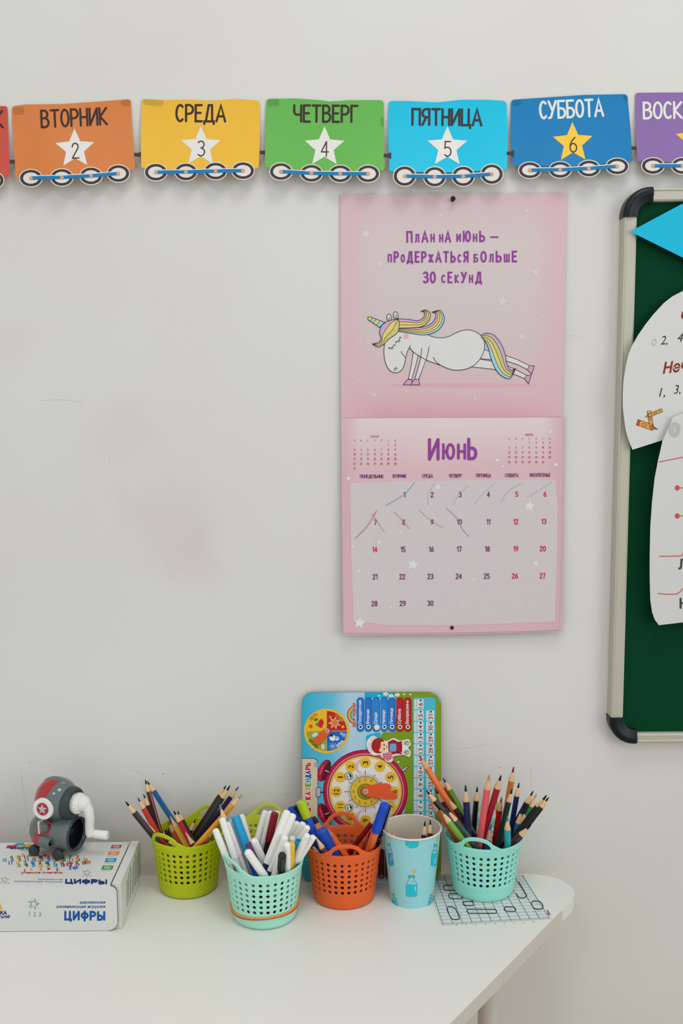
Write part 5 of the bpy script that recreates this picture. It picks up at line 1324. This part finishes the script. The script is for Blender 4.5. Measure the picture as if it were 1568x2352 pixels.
class Placer:
    def __init__(s): s.segs = []
    def solve(s, bk, tip, low, r, hint=None, hint2=None, Lmax=.176, Lmin=.05, soft=False):
        b = BASK[bk]; C_, rb, rt, h = b['c'], b['rb'] - .0025, b['rt'] - .0030, b['h']
        rad = lambda z: rb + (rt - rb) * z / h
        n = ray(*tip).cross(ray(*low))
        def pt(z, dy):       # point of the camera plane through the drawn line, at height z and depth dy
            y = C_.y + dy; zz = TZ + z
            x = -(n.y * (y - CAM.y) + n.z * (zz - CAM.z)) / n.x if abs(n.x) > 1e-9 else C_.x
            return Vector((x, y, zz))
        cands = []
        hs = [hint + d for d in (0, .08, -.08, .16, -.16, .25, -.25, .36, -.36, .48, -.48)] if hint is not None else [k / 10 for k in range(-9, 10)]
        h2 = [hint2] if hint2 is not None else [k / 5 for k in range(-4, 5)]
        for hh in hs:
            if abs(hh) > .98: continue
            R = pt(h, hh * rt); q = Vector((R.x - C_.x, R.y - C_.y))
            pen = (6 if q.length > rt - r else 0) + max(0, q.length - (rt - r)) * 900
            for g in h2:
                z = .006; ok = False
                while z < h * .8:
                    Bt = pt(z, g * (rad(z) - r)); q2 = Vector((Bt.x - C_.x, Bt.y - C_.y))
                    if q2.length <= rad(z) - r: ok = True; break
                    z += .004
                if not ok: continue
                dv = R - Bt
                if dv.z < .008: continue
                # follow the line up to the tip's picture height
                lo_, hi_ = 0.0, 8.0
                fn = lambda t: project(Bt + dv * t)
                vert = abs(tip[1] - low[1]) >= abs(tip[0] - low[0])
                for _ in range(40):
                    m = (lo_ + hi_) / 2; p = fn(m)
                    past = (p[1] < tip[1]) if vert else ((p[0] - tip[0]) * (tip[0] - low[0]) > 0)
                    if past: hi_ = m
                    else: lo_ = m
                Tp = Bt + dv * hi_; L = (Tp - Bt).length
                cost = pen
                if Tp.y > WY - r - .002: cost += (Tp.y - WY + r + .002) * 60 + .3
                if hi_ > 7.9: cost += 5
                B2 = Bt
                if L > Lmax:
                    B2 = Tp - (Tp - Bt).normalized() * Lmax; cost += (L - Lmax) * 8
                    if B2.z > TZ + h * .45: cost += 6 + (B2.z - TZ - h * .45) * 60
                if L < Lmin: cost += 1
                if 'rot' in b and Tp.z > TZ + h + .012:
                    u_ = Bt + dv * ((TZ + h + .014 - Bt.z) / dv.z); qx, qy = u_.x - C_.x, u_.y - C_.y; rq = math.hypot(qx, qy)
                    if rq > b['rt'] - r - .0022:
                        az = math.atan2(qy, qx) - b['rot']
                        if min(abs(((az - c0 + PI) % (2 * PI)) - PI) for c0 in (-PI / 2, PI / 2)) * rt < .025 + r * .5: cost += 3
                cost += abs(hh - (hint or 0)) * 1.3
                if -.07 < Tp.x < .145 and (Tp - P0).dot(Nn) < r + .0055: cost += 1.5 + (r + .0055 - (Tp - P0).dot(Nn)) * 100
                cands.append((cost, B2, Tp))
        return cands
def segdist(p1, q1, p2, q2):
    d1 = q1 - p1; d2 = q2 - p2; rv = p1 - p2; a = d1.dot(d1); e = d2.dot(d2); f = d2.dot(rv); c = d1.dot(rv); b = d1.dot(d2); den = a * e - b * b
    sx = min(max((b * f - c * e) / den, 0), 1) if den > 1e-12 else 0
    tx = (b * sx + f) / e
    if tx < 0: tx = 0; sx = min(max(-c / a, 0), 1)
    elif tx > 1: tx = 1; sx = min(max((b - c) / a, 0), 1)
    return ((p1 + d1 * sx) - (p2 + d2 * tx)).length
PL_ = Placer()
# keep pens off the other pots' handles and the clock board is behind everything
NITEM = 0
REQ = []
def put(bk, xf, tip, low, label, kind, r, group, hint=None, hint2=None, **kw):
    tip = xf(*tip); low = xf(*low)
    c = PL_.solve(bk, tip, low, r, hint, hint2, Lmax=kw.pop('Lmax', .176))
    if not c: print('NOFIT', label); return
    REQ.append(dict(bk=bk, c=sorted(c, key=lambda q: q[0])[:110], r=r, label=label, kind=kind, group=group, kw=kw))
def settle():
    """choose a pose for every pen so that neighbours do not run through one another, then build them"""
    cur = [None] * len(REQ)
    for rnd in range(6):
        for i, q in enumerate(REQ):
            nb = [(cur[j][1], cur[j][2], REQ[j]['r']) for j in range(len(REQ)) if j != i and cur[j] is not None]
            best = None
            for cd_ in q['c']:
                cost = cd_[0]
                if best and cost >= best[0]: break
                for a, b, r2 in nb:
                    if (a - cd_[1]).length > .25: continue
                    dd = segdist(cd_[1], cd_[2], a, b); lim = q['r'] + r2 + .0002
                    if dd < lim: cost += .1 + (lim - dd) * 200
                    if best and cost >= best[0]: break
                if best is None or cost < best[0]: best = (cost, cd_[1], cd_[2])
            cur[i] = best
    for q, (cost, B, Tp) in zip(REQ, cur):
        kw = q['kw']
        if cost > .6: print('cost %.2f' % cost, q['bk'], q['label'])
        d = Tp - B; L = d.length
        rot = d.to_track_quat('Z', 'Y')
        nm, cat = {'pencil': ('colouring_pencil', 'pencil'), 'pen': ('felt_pen', 'pen')}[q['kind']]
        nm = kw.pop('name', nm); 
        t = thing(nm, q['label'], cat, tuple(B), q['group']); t.rotation_euler = rot.to_euler()
        (add_pencil if q['kind'] == 'pencil' else add_pen)(t, L, q['r'], **kw)
X3 = lambda x, y: (270 + x / 5.227, 1770 + y / 5.227)
X4 = lambda x, y: (470 + x / 5.807, 1820 + y / 5.807)
X5 = lambda x, y: (640 + x / 6.03, 1820 + y / 6.03)
X7 = lambda x, y: (950 + x / 4.752, 1720 + y / 4.752)
BK = (16, 13, 16); random.seed(11)
G1 = 'colouring pencils in the lime basket'
for tip, low, lab, r, col, lead, h, kw in (
  ((95, 372), (432, 790), 'black-barrelled pencil leaning furthest left out of the lime basket', .0040, (40, 30, 30), BK, 0, {}),
  ((240, 322), (470, 740), 'bright red pencil with a dark red tip, left in the lime basket', .0036, (196, 48, 40), (120, 20, 30), .1, {}),
  ((310, 280), (470, 690), 'black pencil with green-black tip, behind the maroon one in the lime basket', .0035, (34, 34, 34), (40, 60, 60), .55, {}),
  ((330, 108), (500, 700), 'tall maroon pencil with pale stripes, highest in the lime basket', .0036, (84, 22, 30), (50, 26, 30), .35, dict(stripe=(150, 110, 104))),
  ((352, 122), (655, 590), 'blue pencil beside the tall maroon one in the lime basket', .0038, (24, 92, 146), (40, 40, 60), .7, {}),
  ((628, 548), (780, 820), 'yellow pencil with a long wooden tip, middle of the lime basket', .0038, (218, 172, 44), (216, 170, 110), .1, {}),
  ((672, 480), (830, 780), 'crimson pencil with a blunt black tip, middle of the lime basket', .0040, (170, 26, 44), (40, 20, 26), -.2, {}),
  ((718, 482), (880, 800), 'dark pencil with a black tip just right of the crimson one', .0034, (50, 28, 32), (60, 16, 26), .2, {}),
  ((937, 580), (850, 780), 'short black pencil leaning right, centre of the lime basket', .0034, (28, 26, 30), BK, .5, {}),
  ((1303, 178), (905, 790), 'maroon pencil, left of the four leaning right in the lime basket', .0034, (72, 24, 30), (34, 20, 24), .2, {}),
  ((1350, 180), (930, 830), 'thick green-black pencil leaning right in the lime basket', .0043, (44, 54, 54), (24, 24, 24), -.2, {}),
  ((1452, 192), (975, 830), 'dark violet pencil with a purple tip, lime basket', .0038, (52, 36, 78), (100, 60, 140), .3, {}),
  ((1492, 290), (965, 880), 'ochre pencil with a wood-coloured tip, furthest right in the lime basket', .0038, (220, 148, 40), (190, 130, 60), -.4, {}),
  ((1192, 660), (985, 895), 'orange-red pencil low at the right of the lime basket', .0038, (228, 98, 52), (180, 120, 90), -.6, {}),
  ((606, 608), (700, 780), 'short salmon pencil with a red tip in the lime basket', .0034, (214, 88, 68), (190, 50, 40), .5, {}),
  ((538, 575), (640, 850), 'short maroon pencil stub with flat end in the lime basket', .0038, (58, 26, 32), (30, 20, 22), .3, dict(flat=True)),
  ((350, 612), (440, 770), 'short red pencil with bare wood tip, left of the lime basket', .0038, (190, 46, 44), (200, 150, 120), -.2, {}),
  ((815, 742), (900, 880), 'stubby black pencil with broad wooden tip, front of the lime basket', .0040, (24, 22, 26), (216, 176, 130), -.5, {}),
  ((560, 830), (700, 900), 'low red pencil seen through the handle of the lime basket', .0036, (190, 34, 44), (60, 20, 20), -.2, {}),
  ((1140, 800), (1000, 900), 'green stub low at the right of the lime basket', .0036, (40, 60, 40), (40, 60, 40), 0.1, dict(flat=True))):
    put('lime', X3, tip, low, lab, 'pencil', r, G1, hint=h, col=col, lead=lead, **kw)
G2 = 'felt pens in the mint basket with rubber bands'; WHT = (234, 231, 225); WB = (214, 212, 208)
def wp_(tip, low, lab, h=None, r=.0046, col=WB, cap=WHT, capL=.045, end='round', **kw):
    put('mint', X4, tip, low, lab, 'pen', r, G2, hint=h, col=col, cap=cap, capL=capL, end=end, Lmax=.158, **kw)
wp_((135, 485), (290, 870), 'white-capped pen leaning furthest left out of the mint basket', -.3, capL=.05)
wp_((225, 335), (400, 860), 'white-capped pen under the sharp cyan pencil tip', 0, capL=.055)
put('mint', X4, (198, 160), (300, 480), 'pencil with a cyan band and sharp pale tip, left of the felt pens', 'pencil', .0042, G2, hint=.45, col=(56, 172, 200), lead=(100, 130, 170))
wp_((290, 395), (480, 900), 'white-capped pen just left of the wide cyan cap', .15)
wp_((350, 355), (540, 900), 'white pen partly behind the wide cyan cap', .45)
wp_((405, 318), (570, 760), 'wide cyan-capped pen with a blue barrel in the mint basket', .1, r=.0058, col=(24, 70, 176), cap=(24, 150, 200), capL=.052, end='flat')
wp_((480, 290), (600, 700), 'tall white-capped pen behind the cyan cap', .75)
wp_((575, 675), (690, 890), 'pen with a purple open-ended cap, centre of the mint basket', 0, cap=(104, 62, 118), col=(60, 30, 70), end='open', capL=.03, r=.0044)
wp_((560, 775), (790, 1110), 'white cap lowest at the front rim of the mint basket', -.75, r=.0052)
wp_((650, 625), (860, 1070), 'white cap leaning left just above the lowest front one', -.45, r=.0048)
wp_((815, 238), (700, 640), 'white-capped pen left of the tall white pair behind the dark red cap', .8)
wp_((885, 250), (760, 790), 'white-capped pen touching the dark red cap on its left', .45)
wp_((938, 272), (800, 880), 'pen with a dark red cap and striped dark red barrel', .15, r=.0050, cap=(128, 14, 28), col=(60, 20, 24), end='flat', stripe=(190, 150, 150), capL=.038)
wp_((970, 248), (850, 700), 'white-capped pen peeping out behind the dark red cap', .7)
wp_((955, 470), (905, 650), 'short orange pen behind the dark red cap', .85, cap=(222, 96, 50), col=(222, 96, 50), capL=.02, r=.004)
wp_((1108, 236), (850, 900), 'long white cap with navy barrel leaning right, mint basket', -.05, r=.0052, col=(24, 30, 70), capL=.072)
wp_((1185, 282), (880, 980), 'long white cap with dark green barrel leaning right, mint basket', -.35, r=.0052, col=(28, 56, 54), capL=.078)
wp_((1245, 390), (990, 850), 'white-capped pen, third of the row leaning right', .25, r=.005)
wp_((1325, 400), (1080, 780), 'white-capped pen, fourth of the row leaning right', .55, r=.005)
wp_((1380, 450), (1130, 830), 'white-capped pen, fifth of the row leaning right', .2, r=.0046)
wp_((1375, 555), (1215, 900), 'white-capped pen, left of the two low ones furthest right', .1, r=.0045)
wp_((1455, 580), (1235, 920), 'white-capped pen leaning furthest right over the mint rim', -.1, r=.0045)
wp_((1075, 575), (945, 1080), 'white cap with a maroon barrel, centre right of the mint basket', -.3, r=.0052, col=(110, 24, 34), capL=.062)
wp_((1170, 590), (1120, 900), 'white cap behind the yellow cap, mint basket', .2, r=.0046)
wp_((1095, 670), (1098, 1080), 'upright white cap right of the black fineliner', -.6, r=.0050)
wp_((1033, 828), (1020, 1090), 'black fineliner with a six-sided clipped cap at the front rim', -.78, r=.0052, col=(40, 38, 40), cap=(46, 44, 46), end='hex', capL=.028, clip=(60, 58, 60), name='fineliner')
wp_((1162, 672), (1150, 900), 'yellow-capped pen between the white and the bright blue pens', -.1, r=.0044, col=(232, 178, 40), cap=(236, 184, 40))
wp_((1252, 640), (1200, 1040), 'bright blue pen with an open pale ring end, right of the mint basket', -.45, r=.0058, col=(28, 140, 200), cap=(40, 164, 208), end='open', capL=.04)
G3 = 'pens and pencils in the orange basket'
def op(tip, low, lab, r, kind='pen', h=None, **kw): put('orange', X5, tip, low, lab, kind, r, G3, hint=h, **kw)
op((145, 200), (400, 560), 'slim blue-capped pen leaning furthest left out of the orange basket', .0038, h=.5, col=(30, 60, 150), cap=(28, 76, 190), capL=.03, end='round')
op((215, 182), (430, 560), 'slim navy pen left of the lime-ended highlighter', .0038, h=.7, col=(20, 26, 60), cap=(20, 28, 66), capL=.03)
op((300, 120), (470, 540), 'highlighter with a lime end and blue cap, top left of the orange basket', .0066, h=.2, col=(26, 80, 190), cap=(172, 192, 30), capL=.024, end='flat', name='highlighter')
op((470, 340), (640, 660), 'dark pen with a metal clip behind the orange highlighter', .0042, h=.6, col=(30, 34, 50), cap=(28, 32, 60), capL=.03, clip=(170, 170, 176))
op((500, 455), (640, 700), 'orange highlighter with a flat end, left in the orange basket', .0072, h=.15, col=(226, 112, 58), cap=(232, 132, 82), capL=.02, end='flat', name='highlighter')
op((585, 520), (725, 810), 'thick cobalt blue capped marker at the front left of the orange basket', .0082, h=-.45, col=(18, 64, 160), cap=(20, 72, 180), capL=.04, end='flat', name='marker')
op((605, 432), (890, 830), 'long orange pencil with a blunt grey tip in the orange basket', .0046, 'pencil', h=-.15, col=(226, 100, 44), lead=(120, 110, 110), wood=(200, 120, 80))
op((505, 608), (640, 830), 'brown pencil with an orange stripe at the front left', .0040, 'pencil', h=-.72, col=(92, 62, 60), lead=(216, 180, 130), stripe=(220, 90, 60))
op((395, 490), (520, 760), 'slim royal blue cap between the white caps and the orange basket', .0042, h=-.1, col=(30, 60, 140), cap=(24, 70, 184), capL=.02)
op((440, 690), (530, 840), 'red pencil stub at the left rim of the orange basket', .0036, 'pencil', h=-.6, col=(200, 50, 44), lead=(60, 30, 30))
op((1395, 285), (1000, 800), 'dark red pencil leaning right with printed lettering', .0038, 'pencil', h=.2, col=(124, 22, 30), lead=(60, 20, 24))
op((1470, 168), (1250, 800), 'orange pen with a long blue cap leaning right', .0062, h=-.35, col=(230, 112, 56), cap=(22, 74, 196), capL=.046, end='flat')
op((1512, 185), (1330, 800), 'black pen with white polka dots at the right of the orange basket', .0044, h=-.1, col=(22, 24, 40), cap=(18, 20, 34), capL=.05, end='flat', clip=(150, 150, 160))
op((1268, 540), (1190, 800), 'red pencil behind the blue-capped pen in the orange basket', .0046, 'pencil', h=.55, col=(184, 28, 40), lead=(130, 20, 30), wood=(190, 60, 50))
G4 = 'colouring pencils in the right-hand mint basket'
TE = (30, 140, 160)
for tip, low, lab, r, col, lead, h, kw in (
  ((55, 70), (575, 890), 'long orange pencil leaning furthest left, its tip over the clock board', .0044, (236, 116, 62), (150, 90, 70), .25, dict(wood=(226, 160, 110))),
  ((255, 308), (500, 760), 'red-tipped scarlet pencil behind the long orange one', .0036, (176, 34, 44), (200, 60, 50), .7, {}),
  ((232, 440), (480, 820), 'maroon pencil between the orange and black ones at left', .0042, (112, 24, 44), (90, 20, 40), .45, {}),
  ((318, 315), (560, 760), 'grass green pencil leaning left above the mint rim', .0040, (102, 146, 34), (40, 70, 50), .55, dict(stripe=(30, 60, 40))),
  ((133, 452), (440, 820), 'black pencil leaning far left beside the date ruler', .0038, (26, 26, 30), BK, -.05, {}),
  ((187, 572), (475, 990), 'orange pencil low at the left rim of the right mint basket', .0036, (232, 100, 56), (210, 150, 110), -.45, {}),
  ((288, 668), (540, 1000), 'light green pencil low at the left', .0042, (112, 164, 50), (130, 150, 70), -.6, {}),
  ((345, 645), (585, 960), 'bottle green pencil with a wide wooden tip', .0046, (22, 62, 52), (40, 70, 50), -.35, {}),
  ((360, 530), (560, 800), 'dark plum pencil crossing the long orange one', .0040, (50, 28, 40), (210, 150, 110), .1, {}),
  ((298, 612), (440, 800), 'pale wooden pencil tip among the left-leaning bunch', .0036, (60, 60, 56), (40, 60, 60), -.2, {}),
  ((563, 395), (602, 1040), 'thick navy pencil standing behind the front handle', .0048, (34, 40, 84), (26, 22, 40), .0, {}),
  ((693, 412), (650, 900), 'glossy black pencil right of the thick navy one', .0042, (22, 22, 26), BK, .4, dict(stripe=(80, 80, 84))),
  ((823, 282), (712, 1060), 'coral pink pencil rising through the front handle', .0048, (238, 98, 104), (214, 130, 110), -.3, {}),
  ((952, 288), (770, 900), 'crimson pencil leaning right beside the pink one', .0046, (160, 22, 46), (50, 20, 30), .2, {}),
  ((1090, 196), (985, 800), 'tall brown-orange pencil, highest in the right mint basket', .0044, (198, 112, 42), (110, 40, 60), .4, {}),
  ((1072, 436), (965, 860), 'dark green pencil in front of the brown-orange one', .0040, (22, 54, 48), (24, 28, 28), .1, {}),
  ((1148, 370), (1065, 860), 'navy pencil right of the brown-orange one', .0040, (28, 38, 88), BK, .35, dict(stripe=(60, 70, 110))),
  ((1303, 460), (1090, 850), 'navy pencil leaning right, left of the green one', .0040, (24, 26, 58), (24, 24, 34), .6, {}),
  ((1342, 486), (1170, 850), 'leaf green pencil leaning right', .0042, (34, 128, 44), (190, 150, 90), .45, {}),
  ((1450, 505), (1160, 880), 'black pencil, second furthest right in the right mint basket', .0044, (26, 26, 30), BK, .2, {}),
  ((1473, 528), (1192, 900), 'black pencil leaning furthest right of all', .0036, (30, 28, 32), BK, .0, {}),
  ((958, 528), (880, 1040), 'scarlet pencil standing just right of the front handle', .0044, (194, 30, 42), (180, 80, 70), -.35, {}),
  ((905, 555), (950, 1020), 'mustard yellow pencil behind the scarlet one', .0036, (212, 158, 40), (210, 160, 60), .3, {}),
  ((842, 820), (812, 1000), 'short blue pencil beside the pink one, low in the basket', .0046, (30, 70, 120), (50, 110, 170), -.1, {}),
  ((1022, 732), (1022, 1090), 'turquoise pencil with a blunt tip at the front rim', .0044, (40, 160, 168), (60, 130, 160), -.8, {}),
  ((1180, 645), (1090, 1060), 'teal pencil, left of the front pair of teal pencils', .0046, (28, 108, 134), (24, 40, 90), -.55, {}),
  ((1222, 655), (1130, 1050), 'petrol green pencil, right of the front teal pair', .0042, (20, 84, 94), (30, 36, 70), -.35, {}),
  ((1086, 820), (1062, 1000), 'short pencil with a bright blue tip behind the teal pencils', .0040, (40, 66, 110), (40, 110, 180), -.1, {}),
  ((1228, 800), (1110, 1050), 'short black pencil low at the right rim', .0044, (26, 30, 30), BK, -.2, {}),
  ((1278, 835), (1100, 1000), 'short brown pencil, lowest at the right rim', .0042, (70, 48, 56), (24, 24, 24), -.05, {}),
  ((985, 990), (1010, 1090), 'pale wooden stub hidden low between the yellow and turquoise pencils', .0036, (60, 110, 70), (216, 180, 130), -.4, {})):
    put('mint2', X7, tip, low, lab, 'pencil', r, G4, hint=h, col=col, lead=lead, **kw)
# pencils inside the paper cup
BASK['cup'] = dict(c=Vector((cc.x, cc.y, TZ + .007)), rb=CRB, rt=CRT, h=CH - .007)
X6 = lambda x, y: (870 + x / 8.711, 1840 + y / 8.711)
G5 = 'pencils standing in the paper cup'
for tip, low, lab, col, lead, h in (((922, 398), (900, 690), 'navy pencil with a black tip inside the paper cup', (24, 50, 110), BK, -.15), ((1025, 372), (1020, 690), 'maroon pencil with a black tip inside the paper cup', (50, 26, 34), BK, .1),
     ((150, 560), (175, 640), 'pale wooden tip just above the cup rim, leftmost', (150, 60, 44), (200, 150, 110), -.5), ((265, 560), (280, 660), 'pale wooden tip just above the cup rim, second from left', (90, 110, 60), (200, 140, 100), -.55)):
    put('cup', X6, tip, low, lab, 'pencil', .0038, G5, hint=h, col=col, lead=lead)
settle()
dots = [o for o in COL.objects if o.get('label', '').startswith('black pen with white polka')][0]
bm = bmesh.new()
Lb = [c for c in dots.children if c.name.startswith('barrel')][0]; zmax = max(v.co.z for v in Lb.data.vertices)
for i in range(16):
    for j in range(6):
        z = zmax - .006 - i * .0042; a = 2 * PI * (j + .5 * (i % 2)) / 6; r = .0044 * .88 + .00012
        ring = [bm.verts.new((r * math.cos(a + .0007 * math.cos(q) / r), r * math.sin(a + .0007 * math.cos(q) / r), z + .0007 * math.sin(q))) for q in [k * PI / 3 for k in range(6)]]
        bm.faces.new(ring)
o = obj('polka_dots', bm, ink((226, 226, 226)), dots, smooth=False); o['kind'] = 'stuff'
